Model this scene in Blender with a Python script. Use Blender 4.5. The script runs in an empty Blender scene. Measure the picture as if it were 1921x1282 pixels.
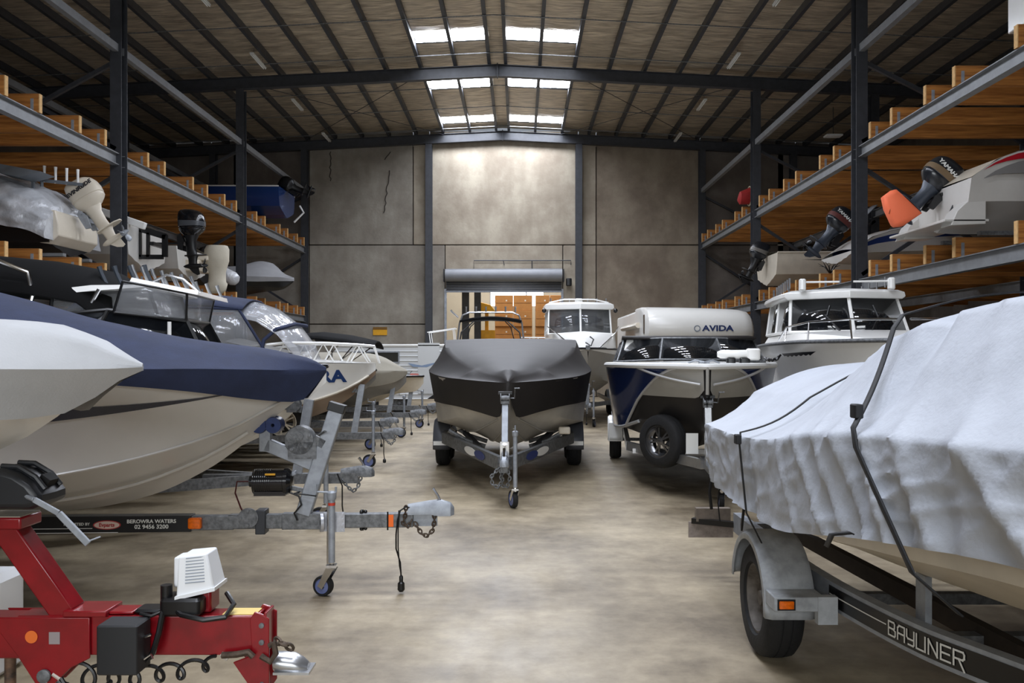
import bpy, math, random
from mathutils import Vector, Matrix, noise
random.seed(7)
R = math.radians
SC = bpy.context.scene
COL = SC.collection

# ---------------------------------------------------------------- camera, world, light, exposure
cd = bpy.data.cameras.new('camera'); cam = bpy.data.objects.new('camera', cd); COL.objects.link(cam)
cam.location = (0, 0, 1.7); cam.rotation_euler = (R(90), 0, 0)
cd.sensor_width = 36; cd.lens = 1600 / 1921 * 36
cd.shift_x = -14.5 / 1921; cd.shift_y = 24 / 1921
cd.clip_start = 0.05; cd.clip_end = 300
SC.camera = cam
vs = SC.view_settings
vs.view_transform = 'Standard'; vs.look = 'None'; vs.gamma = 1; vs.use_curve_mapping = False
vs.exposure = 0.85
w = bpy.data.worlds.new('daylight'); SC.world = w; w.use_nodes = True
w.node_tree.nodes['Background'].inputs[0].default_value = (0.80, 0.88, 1.0, 1)
w.node_tree.nodes['Background'].inputs[1].default_value = 0.18
SKY = 25.0          # brightness of the translucent roof panels
def area(name, loc, rot, sx, sy, power, col):
    l = bpy.data.lights.new(name, 'AREA'); l.shape = 'RECTANGLE'; l.size = sx; l.size_y = sy
    l.energy = power; l.color = col
    o = bpy.data.objects.new(name, l); COL.objects.link(o); o.location = loc; o.rotation_euler = rot
    return o
# frontal fill light added at an assumed open doorway behind the photographer
area('doorway_fill', (-0.7, -8.3, 4.1), (R(84), 0, 0), 9, 3, 430, (0.93, 0.97, 1.0))
# daylight in the next bay beyond the roller door
area('next_bay_daylight', (-0.5, 41, 8.5), (0, 0, 0), 8, 6, 700, (1.0, 0.97, 0.92))

# ---------------------------------------------------------------- helpers
def lin(c):
    return tuple((x / 255 / 12.92) if x / 255 <= .04045 else ((x / 255 + .055) / 1.055) ** 2.4 for x in c) + (1,)
MATS = {}
def M(name, col=None, rough=.5, metal=0., var=0., scale=4., bump=0., bscale=40., emit=0., alpha=1., trans=0., coat=0., stretch=(1, 1, 1), col2=None, lo=.35, hi=.65, detail=4, spec=.5):
    if name in MATS: return MATS[name]
    m = bpy.data.materials.new(name); m.use_nodes = True; MATS[name] = m
    nt = m.node_tree; N = nt.nodes; L = nt.links; b = N['Principled BSDF']
    c = lin(col)
    b.inputs['Base Color'].default_value = c
    b.inputs['Roughness'].default_value = rough; b.inputs['Metallic'].default_value = metal
    b.inputs['Specular IOR Level'].default_value = spec
    if coat: b.inputs['Coat Weight'].default_value = coat; b.inputs['Coat Roughness'].default_value = .15
    if emit: b.inputs['Emission Color'].default_value = c; b.inputs['Emission Strength'].default_value = emit
    if alpha < 1: b.inputs['Alpha'].default_value = alpha
    if trans: b.inputs['Transmission Weight'].default_value = trans
    tc = N.new('ShaderNodeTexCoord'); mp = N.new('ShaderNodeMapping')
    mp.inputs['Scale'].default_value = stretch
    L.new(tc.outputs['Object'], mp.inputs[0])
    if var or col2:
        n = N.new('ShaderNodeTexNoise'); n.inputs['Scale'].default_value = scale; n.inputs['Detail'].default_value = detail; n.inputs['Roughness'].default_value = .6
        L.new(mp.outputs[0], n.inputs['Vector'])
        r = N.new('ShaderNodeValToRGB'); L.new(n.outputs['Fac'], r.inputs[0])
        r.color_ramp.elements[0].position = lo; r.color_ramp.elements[1].position = hi
        d = lin(col2) if col2 else tuple(x * (1 - var) for x in c[:3]) + (1,)
        r.color_ramp.elements[0].color = d; r.color_ramp.elements[1].color = c
        L.new(r.outputs[0], b.inputs['Base Color'])
        if emit: L.new(r.outputs[0], b.inputs['Emission Color'])
    if bump:
        n2 = N.new('ShaderNodeTexNoise'); n2.inputs['Scale'].default_value = bscale; n2.inputs['Detail'].default_value = 3
        L.new(mp.outputs[0], n2.inputs['Vector'])
        bp = N.new('ShaderNodeBump'); bp.inputs['Strength'].default_value = bump; bp.inputs['Distance'].default_value = .02
        L.new(n2.outputs['Fac'], bp.inputs['Height']); L.new(bp.outputs[0], b.inputs['Normal'])
    return m

class MB:
    def __init__(s): s.v = []; s.f = []; s.m = []
    def add(s, vs, fs, m=0):
        k = len(s.v); s.v += [tuple(p) for p in vs]
        for f in fs: s.f.append(tuple(k + i for i in f)); s.m.append(m)
        return s
    def hexa(s, p, m=0):      # p: 4 bottom ccw, 4 top ccw
        return s.add(p, [(3, 2, 1, 0), (4, 5, 6, 7), (0, 1, 5, 4), (1, 2, 6, 5), (2, 3, 7, 6), (3, 0, 4, 7)], m)
    def box(s, c, d, m=0, rot=None):
        x, y, z = d[0] / 2, d[1] / 2, d[2] / 2
        p = [Vector(q) for q in ((-x, -y, -z), (x, -y, -z), (x, y, -z), (-x, y, -z), (-x, -y, z), (x, -y, z), (x, y, z), (-x, y, z))]
        if rot is not None: p = [rot @ q for q in p]
        c = Vector(c); return s.hexa([c + q for q in p], m)
    def rbox(s, c, d, r=.02, m=0, rot=None, n=3):   # box with rounded vertical edges and chamfered rims
        x, y, z = d[0] / 2, d[1] / 2, d[2] / 2
        r = min(r, x * .95, y * .95); e = min(r * .6, z * .9)
        def ring(zz, ins):
            o = []
            for cx, cy, a0 in ((x - r, y - r, 0), (-x + r, y - r, 90), (-x + r, -y + r, 180), (x - r, -y + r, 270)):
                for k in range(n + 1):
                    a = R(a0 + 90 * k / n); q = Vector((cx + (r - ins) * math.cos(a), cy + (r - ins) * math.sin(a), zz))
                    o.append(q)
            return o
        rings = [ring(-z, e), ring(-z + e, 0), ring(z - e, 0), ring(z, e)]
        c = Vector(c)
        rings = [[c + ((rot @ q) if rot is not None else q) for q in g] for g in rings]
        return s.loft(rings, True, True, m)
    def bar(s, a, b, w, h, m=0, up=(0, 0, 1)):      # rectangular bar from a to b; w across, h along up
        a = Vector(a); b = Vector(b); d = (b - a).normalized(); up = Vector(up)
        sd = d.cross(up)
        if sd.length < 1e-4: sd = d.cross(Vector((0, 1, 0)))
        sd.normalize(); u = sd.cross(d).normalized()
        sd *= w / 2; u *= h / 2
        return s.hexa([a - sd - u, a + sd - u, b + sd - u, b - sd - u, a - sd + u, a + sd + u, b + sd + u, b - sd + u], m)
    def ibeam(s, a, b, w, h, t=.02, m=0, up=(0, 0, 1)):
        a = Vector(a); b = Vector(b); up = Vector(up).normalized(); o = up * (h / 2 - t / 2)
        s.bar(a + o, b + o, w, t, m, up); s.bar(a - o, b - o, w, t, m, up)
        return s.bar(a, b, t, h - t * 2, m, up)
    def loft(s, rings, closed=True, caps=False, m=0, matf=None):
        n = len(rings[0]); k = len(s.v)
        for r in rings: s.v += [tuple(p) for p in r]
        jn = n if closed else n - 1
        for i in range(len(rings) - 1):
            for j in range(jn):
                j2 = (j + 1) % n
                s.f.append((k + i * n + j, k + i * n + j2, k + (i + 1) * n + j2, k + (i + 1) * n + j))
                s.m.append(matf(i, j) if matf else m)
        if caps:
            s.f.append(tuple(k + j for j in reversed(range(n)))); s.m.append(m)
            s.f.append(tuple(k + (len(rings) - 1) * n + j for j in range(n))); s.m.append(m)
        return s
    def tube(s, pts, r, n=8, m=0, caps=True, closed=False):
        pts = [Vector(p) for p in pts]; rs = r if isinstance(r, (list, tuple)) else [r] * len(pts)
        rings = []; ref = None; L = len(pts)
        for i, p in enumerate(pts):
            a = pts[(i - 1) % L] if closed else pts[max(i - 1, 0)]; b = pts[(i + 1) % L] if closed else pts[min(i + 1, L - 1)]
            t = (b - a).normalized()
            if ref is None:
                ref = t.cross(Vector((0, 0, 1)))
                if ref.length < .1: ref = t.cross(Vector((1, 0, 0)))
            ref = (ref - t * ref.dot(t)).normalized(); bn = t.cross(ref)
            rings.append([p + (ref * math.cos(2 * math.pi * k / n) + bn * math.sin(2 * math.pi * k / n)) * rs[i] for k in range(n)])
        if closed: rings.append(rings[0])
        return s.loft(rings, True, caps and not closed, m)
    def lathe(s, prof, o=(0, 0, 0), ax=(0, 0, 1), n=24, m=0, matf=None, a0=0, a1=360):   # prof: (radius, along)
        o = Vector(o); ax = Vector(ax).normalized(); u = ax.cross(Vector((0, 0, 1)))
        if u.length < .1: u = Vector((1, 0, 0))
        u.normalize(); v = ax.cross(u)
        full = abs(a1 - a0) >= 360
        cnt = n if full else n + 1
        rings = [[o + ax * z + (u * math.cos(R(a0 + (a1 - a0) * k / n)) + v * math.sin(R(a0 + (a1 - a0) * k / n))) * max(r, 1e-4) for k in range(cnt)] for r, z in prof]
        return s.loft(rings, full, False, m, matf)
    def prism(s, poly, a, b, m=0):   # poly: list of 3D pts, extruded by b-a offset vector a..b
        a = Vector(a); b = Vector(b); n = len(poly)
        P0 = [Vector(p) + a for p in poly]; P1 = [Vector(p) + b for p in poly]
        return s.add(P0 + P1, [tuple(reversed(range(n))), tuple(range(n, 2 * n))] + [(j, (j + 1) % n, n + (j + 1) % n, n + j) for j in range(n)], m)
    def ball(s, c, r, n=10, m=0, sc=(1, 1, 1)):
        rings = []
        for i in range(n + 1):
            ph = math.pi * i / n; rr = max(math.sin(ph), .01) * r
            rings.append([(c[0] + sc[0] * rr * math.cos(2 * math.pi * k / (n * 2)), c[1] + sc[1] * rr * math.sin(2 * math.pi * k / (n * 2)), c[2] + sc[2] * r * math.cos(ph)) for k in range(n * 2)])
        return s.loft(rings, True, False, m)
    def xf(s, mat):
        s.v = [tuple(mat @ Vector(p)) for p in s.v]; return s
    def build(s, name, mats, parent=None, sharp=32, bevel=0, sub=0, solid=0, weld=False):
        me = bpy.data.meshes.new(name); me.from_pydata(s.v, [], s.f); me.validate(); me.update()
        if not isinstance(mats, (list, tuple)): mats = [mats]
        for q in mats: me.materials.append(q)
        if len(mats) > 1 and len(me.polygons) == len(s.m): me.polygons.foreach_set('material_index', s.m)
        import bmesh
        bm = bmesh.new(); bm.from_mesh(me)
        bmesh.ops.remove_doubles(bm, verts=bm.verts, dist=1e-5 if not weld else 1e-3)
        bmesh.ops.recalc_face_normals(bm, faces=bm.faces)
        ca = R(sharp)
        for f in bm.faces: f.smooth = True
        for e in bm.edges:
            if len(e.link_faces) == 2: e.smooth = e.calc_face_angle(0) < ca
        bm.to_mesh(me); bm.free()
        o = bpy.data.objects.new(name, me); COL.objects.link(o)
        if parent: o.parent = parent
        if bevel:
            b = o.modifiers.new('b', 'BEVEL'); b.width = bevel; b.segments = 2; b.limit_method = 'ANGLE'; b.angle_limit = R(40)
        if solid:
            b = o.modifiers.new('s', 'SOLIDIFY'); b.thickness = solid; b.offset = 0
        return o

def thing(name, label, cat, loc=(0, 0, 0), rz=0, group=None, rot=None):
    o = bpy.data.objects.new(name, None); COL.objects.link(o); o.empty_display_size = .1
    o.location = loc; o.rotation_euler = rot if rot else (0, 0, R(rz))
    o['label'] = label; o['category'] = cat
    if group: o['group'] = group
    return o
def tag(o, label, cat, group=None):
    o['label'] = label; o['category'] = cat
    if group: o['group'] = group
    return o
def struct(o, label=None, cat=None):
    o['kind'] = 'structure'
    if label: o['label'] = label
    if cat: o['category'] = cat
    return o
def empty(name, parent=None, loc=(0, 0, 0), rot=(0, 0, 0)):
    o = bpy.data.objects.new(name, None); COL.objects.link(o); o.empty_display_size = .1
    o.location = loc; o.rotation_euler = rot; o.parent = parent; return o
def dup(root, loc=None, label=None, rz=None):
    r = root.copy(); COL.objects.link(r)
    if loc is not None: r.location = loc
    if rz is not None: r.rotation_euler = (0, 0, R(rz))
    if label: r['label'] = label
    for ch in list(root.children):
        c = ch.copy(); COL.objects.link(c); c.parent = r
        for g in ch.children:
            d = g.copy(); COL.objects.link(d); d.parent = c
    return r
def text(s, name, size, mat, parent, loc, rot, extrude=.002, bold=0., sx=1., align='CENTER', shear=0, fn=None):
    """lettering as a mesh of its own; fn(x, y, z) may bend it"""
    c = bpy.data.curves.new(name, 'FONT'); c.body = s; c.size = size; c.extrude = extrude; c.offset = bold
    c.align_x = align; c.align_y = 'CENTER'; c.shear = shear; c.resolution_u = 3
    t = bpy.data.objects.new(name + '_curve', c); COL.objects.link(t)
    bpy.context.view_layer.update()
    me = bpy.data.meshes.new_from_object(t.evaluated_get(bpy.context.evaluated_depsgraph_get()))
    bpy.data.objects.remove(t); bpy.data.curves.remove(c)
    me.name = name
    for v in me.vertices:
        v.co.x *= sx
        if fn: v.co = Vector(fn(v.co.x, v.co.y, v.co.z))
    me.materials.clear(); me.materials.append(mat)
    o = bpy.data.objects.new(name, me); COL.objects.link(o); o.parent = parent
    o.location = loc; o.rotation_euler = rot; return o
def at(px, py, Y):  # a photograph pixel at depth Y -> world point
    return Vector(((px - 975) / 1600 * Y, Y, 1.7 - (py - 665) / 1600 * Y))
def cr(tab, u):     # smooth interpolation in a table of (u, values...) with u increasing
    n = len(tab)
    if u <= tab[0][0]: return list(tab[0][1:])
    if u >= tab[-1][0]: return list(tab[-1][1:])
    for i in range(n - 1):
        if tab[i][0] <= u <= tab[i + 1][0]: break
    a, b = tab[i], tab[i + 1]; h = b[0] - a[0]; t = (u - a[0]) / h
    out = []
    for k in range(1, len(a)):
        d = (b[k] - a[k]) / h
        d0 = d if i == 0 else ((a[k] - tab[i - 1][k]) / (a[0] - tab[i - 1][0]))
        d1 = d if i == n - 2 else ((tab[i + 2][k] - b[k]) / (tab[i + 2][0] - b[0]))
        m0 = 0 if d0 * d <= 0 else 2 * d0 * d / (d0 + d)
        m1 = 0 if d1 * d <= 0 else 2 * d1 * d / (d1 + d)
        if i == 0: m0 = (3 * d - m1) / 2 if abs(d) > 0 else 0
        if i == n - 2: m1 = (3 * d - m0) / 2 if abs(d) > 0 else 0
        t2, t3 = t * t, t * t * t
        out.append((2 * t3 - 3 * t2 + 1) * a[k] + (t3 - 2 * t2 + t) * h * m0 + (-2 * t3 + 3 * t2) * b[k] + (t3 - t2) * h * m1)
    return out

# ---------------------------------------------------------------- materials
steel = M('dark_blue_grey_steel', (58, 60, 65), .5, 0, var=.3, scale=6)
beamm = M('lit_beam_steel', (138, 140, 142), .45, .2, var=.2, scale=5)  # same grey as the uprights, coloured paler for the light the beams catch
galv = M('galvanised_steel', (124, 126, 128), .5, .4, var=.5, scale=25, bump=.1, bscale=60)
galvl = M('pale_galvanised_steel', (160, 165, 172), .5, .3, var=.25, scale=14)
alu = M('brushed_aluminium', (200, 202, 205), .3, .9, var=.15, scale=12)
chrome = M('polished_steel', (215, 216, 218), .15, 1)
timber = M('orange_brown_timber', (196, 132, 62), .6, 0, col2=(132, 78, 30), scale=3, stretch=(.5, 5, 9), bump=.1, bscale=20, lo=.3, hi=.7)
endgrain = M('pale_end_grain', (222, 178, 118), .7, 0, var=.2, scale=20)
foil = M('foil_insulation', (226, 211, 186), .42, .5, col2=(140, 127, 110), scale=1.6, stretch=(1, 7, 1), bump=1., bscale=3.6, lo=.3, hi=.7)
black = M('black_plastic', (18, 18, 20), .35, 0, var=.3, scale=8)
rubber = M('black_rubber', (24, 24, 25), .8, 0, var=.35, scale=18, bump=.15, bscale=50)
white = M('white_gelcoat', (240, 239, 235), .22, 0, var=.05, scale=2, coat=.3)
cream = M('cream_gelcoat', (214, 204, 186), .3, 0, var=.12, scale=4)
hullw = M('warm_white_hull', (206, 203, 197), .3, 0, var=.1, scale=1.5, coat=.2)
greyhull = M('plain_grey_aluminium_hull', (142, 140, 136), .35, .35, var=.15, scale=3)
navy = M('navy_canvas', (37, 46, 74), .85, 0, var=.25, scale=6, bump=.12, bscale=120)
navyp = M('navy_paint', (16, 24, 48), .25, 0, coat=.4)
orange = M('amber_lens', (240, 110, 10), .25, 0, var=.3, scale=60)
redp = M('red_paint', (138, 8, 22), .3, 0, var=.25, scale=9, coat=.4)

yellow = M('yellow_paint', (232, 170, 30), .5, 0, var=.15, scale=5)
glass = M('tinted_glass', (30, 33, 36), .08, 0, alpha=.82, spec=.8)
clear = M('clear_vinyl', (150, 152, 155), .12, 0, alpha=.38, spec=.8, bump=.5, bscale=6)
# ---------------------------------------------------------------- building shell
def wall_mat(name, c1, c2, c3):
    m = bpy.data.materials.new(name); m.use_nodes = True; nt = m.node_tree; N = nt.nodes; L = nt.links; b = N['Principled BSDF']
    b.inputs['Roughness'].default_value = .85
    tc = N.new('ShaderNodeTexCoord')
    n1 = N.new('ShaderNodeTexNoise'); n1.inputs['Scale'].default_value = .8; n1.inputs['Detail'].default_value = 8; n1.inputs['Roughness'].default_value = .65
    n2 = N.new('ShaderNodeTexNoise'); n2.inputs['Scale'].default_value = 1.6; n2.inputs['Detail'].default_value = 6
    mp = N.new('ShaderNodeMapping'); mp.inputs['Scale'].default_value = (1.1, 1, .45)
    L.new(tc.outputs['Object'], n1.inputs['Vector']); L.new(tc.outputs['Object'], mp.inputs[0]); L.new(mp.outputs[0], n2.inputs['Vector'])
    r1 = N.new('ShaderNodeValToRGB'); r1.color_ramp.elements[0].position = .36; r1.color_ramp.elements[1].position = .62
    r1.color_ramp.elements[0].color = lin(c2); r1.color_ramp.elements[1].color = lin(c1)
    L.new(n1.outputs['Fac'], r1.inputs[0])
    r2 = N.new('ShaderNodeValToRGB'); r2.color_ramp.elements[0].position = .42; r2.color_ramp.elements[1].position = .75
    r2.color_ramp.elements[0].color = (0, 0, 0, 1); r2.color_ramp.elements[1].color = (.6, .6, .6, 1)
    L.new(n2.outputs['Fac'], r2.inputs[0])
    mx = N.new('ShaderNodeMixRGB'); mx.inputs[2].default_value = lin(c3)
    L.new(r2.outputs[0], mx.inputs[0]); L.new(r1.outputs[0], mx.inputs[1]); L.new(mx.outputs[0], b.inputs['Base Color'])
    n3 = N.new('ShaderNodeTexNoise'); n3.inputs['Scale'].default_value = 12; n3.inputs['Detail'].default_value = 6; L.new(tc.outputs['Object'], n3.inputs['Vector'])
    bp = N.new('ShaderNodeBump'); bp.inputs['Strength'].default_value = .25; bp.inputs['Distance'].default_value = .02
    L.new(n3.outputs['Fac'], bp.inputs['Height']); L.new(bp.outputs[0], b.inputs['Normal'])
    return m
def floor_mat():
    m = bpy.data.materials.new('worn_concrete_floor'); m.use_nodes = True; nt = m.node_tree; N = nt.nodes; L = nt.links; b = N['Principled BSDF']
    tc = N.new('ShaderNodeTexCoord')
    def nz(sc, st, det=6, ro=.6):
        mp = N.new('ShaderNodeMapping'); mp.inputs['Scale'].default_value = st; L.new(tc.outputs['Object'], mp.inputs[0])
        n = N.new('ShaderNodeTexNoise'); n.inputs['Scale'].default_value = sc; n.inputs['Detail'].default_value = det; n.inputs['Roughness'].default_value = ro
        L.new(mp.outputs[0], n.inputs['Vector']); return n
    def ramp(src, a, b_, ca, cb):
        r = N.new('ShaderNodeValToRGB'); r.color_ramp.elements[0].position = a; r.color_ramp.elements[1].position = b_
        r.color_ramp.elements[0].color = ca; r.color_ramp.elements[1].color = cb; L.new(src, r.inputs[0]); return r
    n1 = nz(.7, (1, 1, 1), 8, .7); n2 = nz(2.4, (.35, 2.2, 1), 8, .7); n3 = nz(9, (1, 1, 1), 5); n4 = nz(.9, (1.4, .5, 1), 4)
    r1 = ramp(n1.outputs['Fac'], .33, .66, lin((106, 94, 76)), lin((184, 170, 144)))
    r2 = ramp(n2.outputs['Fac'], .4, .7, (.80, .78, .75, 1), (1.06, 1.05, 1.03, 1))
    mx = N.new('ShaderNodeMixRGB'); mx.blend_type = 'MULTIPLY'; mx.inputs[0].default_value = .6
    L.new(r1.outputs[0], mx.inputs[1]); L.new(r2.outputs[0], mx.inputs[2])
    n5 = nz(.28, (1, 1.3, 1), 5, .75); r5 = ramp(n5.outputs['Fac'], .36, .5, (.62, .58, .54, 1), (1, 1, 1, 1)); m5 = N.new('ShaderNodeMixRGB'); m5.blend_type = 'MULTIPLY'; m5.inputs[0].default_value = .55
    L.new(mx.outputs[0], m5.inputs[1]); L.new(r5.outputs[0], m5.inputs[2]); mx = m5
    r3 = ramp(n3.outputs['Fac'], .35, .6, (.86, .85, .84, 1), (1, 1, 1, 1))
    m2 = N.new('ShaderNodeMixRGB'); m2.blend_type = 'MULTIPLY'; m2.inputs[0].default_value = .8
    L.new(mx.outputs[0], m2.inputs[1]); L.new(r3.outputs[0], m2.inputs[2])
    L.new(m2.outputs[0], b.inputs['Base Color'])
    r4 = ramp(n4.outputs['Fac'], .35, .65, (.35, .35, .35, 1), (.62, .62, .62, 1)); L.new(r4.outputs[0], b.inputs['Roughness'])
    bp = N.new('ShaderNodeBump'); bp.inputs['Strength'].default_value = .12; bp.inputs['Distance'].default_value = .01
    L.new(n3.outputs['Fac'], bp.inputs['Height']); L.new(bp.outputs[0], b.inputs['Normal'])
    return m
FY0, FY1, XL, XR, RX = -9, 34.0, -16.2, 14.9, -.68
struct(MB().box(((XL + XR) / 2, 19, -.1), (XR - XL + 1, 58, .2)).build('floor', floor_mat()))
RZ = 10.78; SL = .05
def roofz(x): return RZ - SL * abs(x - RX)
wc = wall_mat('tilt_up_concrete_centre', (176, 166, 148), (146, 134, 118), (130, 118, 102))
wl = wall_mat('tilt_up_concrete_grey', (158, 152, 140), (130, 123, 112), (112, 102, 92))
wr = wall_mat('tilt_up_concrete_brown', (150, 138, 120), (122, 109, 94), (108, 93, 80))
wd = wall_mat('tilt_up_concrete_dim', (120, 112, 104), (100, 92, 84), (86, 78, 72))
DX0, DX1, DZ = -2.98, 1.72, 4.25
def wpanel(x0, x1, z0, z1, m, y=FY1, g=.02):
    e = .03
    z1a = min(z1, roofz(x0) - .02); z1b = min(z1, roofz(x1) - .02)
    mb = MB(); mb.hexa([(x0 + g, y, z0 + g), (x1 - g, y, z0 + g), (x1 - g, y + .2, z0 + g), (x0 + g, y + .2, z0 + g), (x0 + g, y, z1a - g), (x1 - g, y, z1b - g), (x1 - g, y + .2, z1b - g), (x0 + g, y + .2, z1a - g)])
    return mb
backw = empty('wall_back'); backw['kind'] = 'structure'
def wp(*a):
    wpanel(*a[:4], None).build('concrete_panel', a[4], backw, bevel=.012)
SZ = 6.06
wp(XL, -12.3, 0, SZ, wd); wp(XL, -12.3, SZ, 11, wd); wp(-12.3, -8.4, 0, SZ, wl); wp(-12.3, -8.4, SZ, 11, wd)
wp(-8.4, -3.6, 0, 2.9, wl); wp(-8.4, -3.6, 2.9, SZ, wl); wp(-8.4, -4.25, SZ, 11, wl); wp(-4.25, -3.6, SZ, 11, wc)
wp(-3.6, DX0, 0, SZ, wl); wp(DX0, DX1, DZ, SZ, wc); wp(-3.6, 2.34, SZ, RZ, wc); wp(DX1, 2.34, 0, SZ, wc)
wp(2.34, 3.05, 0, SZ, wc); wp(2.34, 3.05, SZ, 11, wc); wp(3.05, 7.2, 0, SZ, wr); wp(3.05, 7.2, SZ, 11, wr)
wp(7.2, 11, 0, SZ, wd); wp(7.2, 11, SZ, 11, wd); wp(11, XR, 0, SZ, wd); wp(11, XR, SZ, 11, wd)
mb = MB()
mb.box(((XL + DX0) / 2, 34.14, 5), (DX0 - XL, .08, 10)); mb.box(((DX1 + XR) / 2, 34.14, 5), (XR - DX1, .08, 10)); mb.box(((DX0 + DX1) / 2, 34.14, (DZ + 10) / 2), (DX1 - DX0, .08, 10 - DZ))
mb.build('joint_backing', M('dark_joint', (70, 64, 58), .9), backw)  # dark solid backing that shows between the wall panels
# cracks and stains with a shape of their own
crk = M('dark_crack', (60, 54, 48), .9)
mb = MB()
def crack(pts, r=.018): mb.tube([Vector((p[0], 33.985, p[1])) for p in pts], r, 4)
random.seed(3)
def vcrack(px, y0, y1, n=14, dx=-.6):
    P = []
    for i in range(n):
        t = i / (n - 1); a = at(px + dx * t * 20, y0 + (y1 - y0) * t, 34); P.append((a.x + random.uniform(-.04, .04), a.z))
    crack(P)
vcrack(732, 320, 400); vcrack(620, 285, 340, dx=0); vcrack(732, 285, 300, 4)
mb.build('wall_crack', crk, backw)
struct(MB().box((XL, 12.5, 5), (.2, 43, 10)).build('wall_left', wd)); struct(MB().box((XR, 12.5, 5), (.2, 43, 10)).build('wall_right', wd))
mb = MB()   # front wall behind the photographer, its wide opening assumed for the frontal fill
mb.box((-10.9, FY0, 5), (10.6, .2, 10)); mb.box((9.6, FY0, 5), (10.6, .2, 10)); mb.box((-.65, FY0, 8.1), (9.9, .2, 4.9))
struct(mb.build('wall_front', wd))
# ceiling: two slopes of foil blanket, cut by rows of translucent panels
PUR = [.22, 1.26, 2.32] + [2.32 + 1.07 * k for k in range(1, 13)]
SKYY = [24.15 - 4.33 * k for k in range(0, 7)][::-1] + [28.45, 32.75]
ceil = empty('ceiling'); ceil['kind'] = 'structure'
ys = [FY0]
for c in SKYY: ys += [c - .48, c + .48]
ys.append(FY1 + .2)
for sgn in (-1, 1):
    mb = MB()
    xe = XL if sgn < 0 else XR
    for i in range(len(ys) - 1):
        y0, y1 = ys[i], ys[i + 1]
        segs = [(RX, xe)] if i % 2 == 0 else [(RX, RX + sgn * .22), (RX + sgn * 2.32, xe)]
        for a, b in segs:
            n = max(2, int(abs(b - a) / .35)); ny = max(2, int((y1 - y0) / .22))
            g = []
            for r in range(ny + 1):
                y = y0 + (y1 - y0) * r / ny
                row = []
                for q in range(n + 1):
                    x = a + (b - a) * q / n
                    ph = (abs(x - RX) - .22) % 1.07 / 1.07
                    edge = r in (0, ny)
                    sag = 0 if edge else .045 * math.sin(math.pi * ph) + .02 * noise.noise((x * .8, y * 3.1, 2)) + .012 * math.sin(y * 14 + x)
                    row.append((x, y, roofz(x) - sag))
                g.append(row)
            mb.loft(g, False)
    mb.build('insulation_blanket', foil, ceil, sharp=80)
    mb = MB(); a = RX; mb.hexa([(a, FY0, roofz(a) + .06), (xe, FY0, roofz(xe) + .06), (xe, 34.2, roofz(xe) + .06), (a, 34.2, roofz(a) + .06), (a, FY0, roofz(a) + .1), (xe, FY0, roofz(xe) + .1), (xe, 34.2, roofz(xe) + .1), (a, 34.2, roofz(a) + .1)])
    # the roof sheet lies above the blanket except where the translucent panels are
    mb = MB()
    for i in range(0, len(ys) - 1):
        y0, y1 = ys[i], ys[i + 1]
        segs = [(RX, xe)] if i % 2 == 0 else [(RX, RX + sgn * .22), (RX + sgn * 2.32, xe)]
        for a, b in segs:
            za, zb = roofz(a) + .06, roofz(b) + .06
            mb.hexa([(a, y0, za), (b, y0, zb), (b, y1, zb), (a, y1, za), (a, y0, za + .03), (b, y0, zb + .03), (b, y1, zb + .03), (a, y1, za + .03)])
    mb.build('roof_sheet', steel, ceil)
    for k, p in enumerate(PUR):
        x = RX + sgn * p
        if x < XL or x > XR: continue
        mb = MB(); z = roofz(x) - .02
        mb.box((x, 12.5, z - .1), (.015, 43, .2)); mb.box((x + sgn * .03, 12.5, z - .2), (.10, 43, .012)); mb.box((x + sgn * .03, 12.5, z), (.075, 43, .012))
        mb.build('purlin', steel, ceil)
skm = M('translucent_roof_sheet', (236, 242, 255), .5, emit=SKY)
for i, c in enumerate(SKYY):
    wdw = empty('window_%d' % (i + 1)); wdw['kind'] = 'structure'; wdw['label'] = 'bright translucent roof panels either side of the ridge'
    for sgn in (-1, 1):
        for a, b in ((.24, 1.24), (1.28, 2.30)):
            x0, x1 = RX + sgn * a, RX + sgn * b
            mb = MB().add([(x0, c - .46, roofz(x0) + .03), (x1, c - .46, roofz(x1) + .03), (x1, c + .46, roofz(x1) + .03), (x0, c + .46, roofz(x0) + .03)], [(0, 1, 2, 3)])
            mb.build('panel', skm, wdw)
# rafters
for i, y in enumerate((-6, 2.1, 10.1, 18.1, 26.05, 33.78)):
    mb = MB()
    for xe in (XL + .1, XR - .1):
        a = Vector((RX, y, roofz(RX) - .42)); b = Vector((xe, y, roofz(xe) - .42))
        mb.ibeam(a, b, .2, .36, .018)
    mb.box((RX, y, roofz(RX) - .42), (.03, .22, .42))
    struct(mb.build('trim_%d' % (i + 1), steel), 'dark steel roof rafter under the purlins', 'rafter')
# bridging rods across the purlins
for y in (19.6, 22.2, 24.95, 28.0, 30.35, 33.0):
    mb = MB()
    mb.tube([(XL + .2, y, roofz(XL) - .24), (RX, y, roofz(RX) - .24), (XR - .2, y, roofz(XR) - .24)], .014, 6)
    mb.build('bridging_rod', galv, ceil)
mb = MB()
for (x0, y0, x1, y1) in ((-3, 26.3, -8.5, 33.6), (-8.5, 26.3, -3, 33.6), (1.6, 26.3, 7.1, 33.6), (7.1, 26.3, 1.6, 33.6)):
    mb.tube([(x0, y0, roofz(x0) - .3), (x1, y1, roofz(x1) - .3)], .011, 6)
mb.build('wind_brace', steel, ceil)
# columns on the back wall between the bays
for i, x in enumerate((-3.6, 2.34)):
    mb = MB(); mb.ibeam((x, 33.82, 0), (x, 33.82, roofz(x) - .62), .26, .3, .016, up=(0, 1, 0))
    struct(mb.build('trim_%d' % (i + 7), steel), 'dark steel column against the back wall', 'column')
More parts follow.
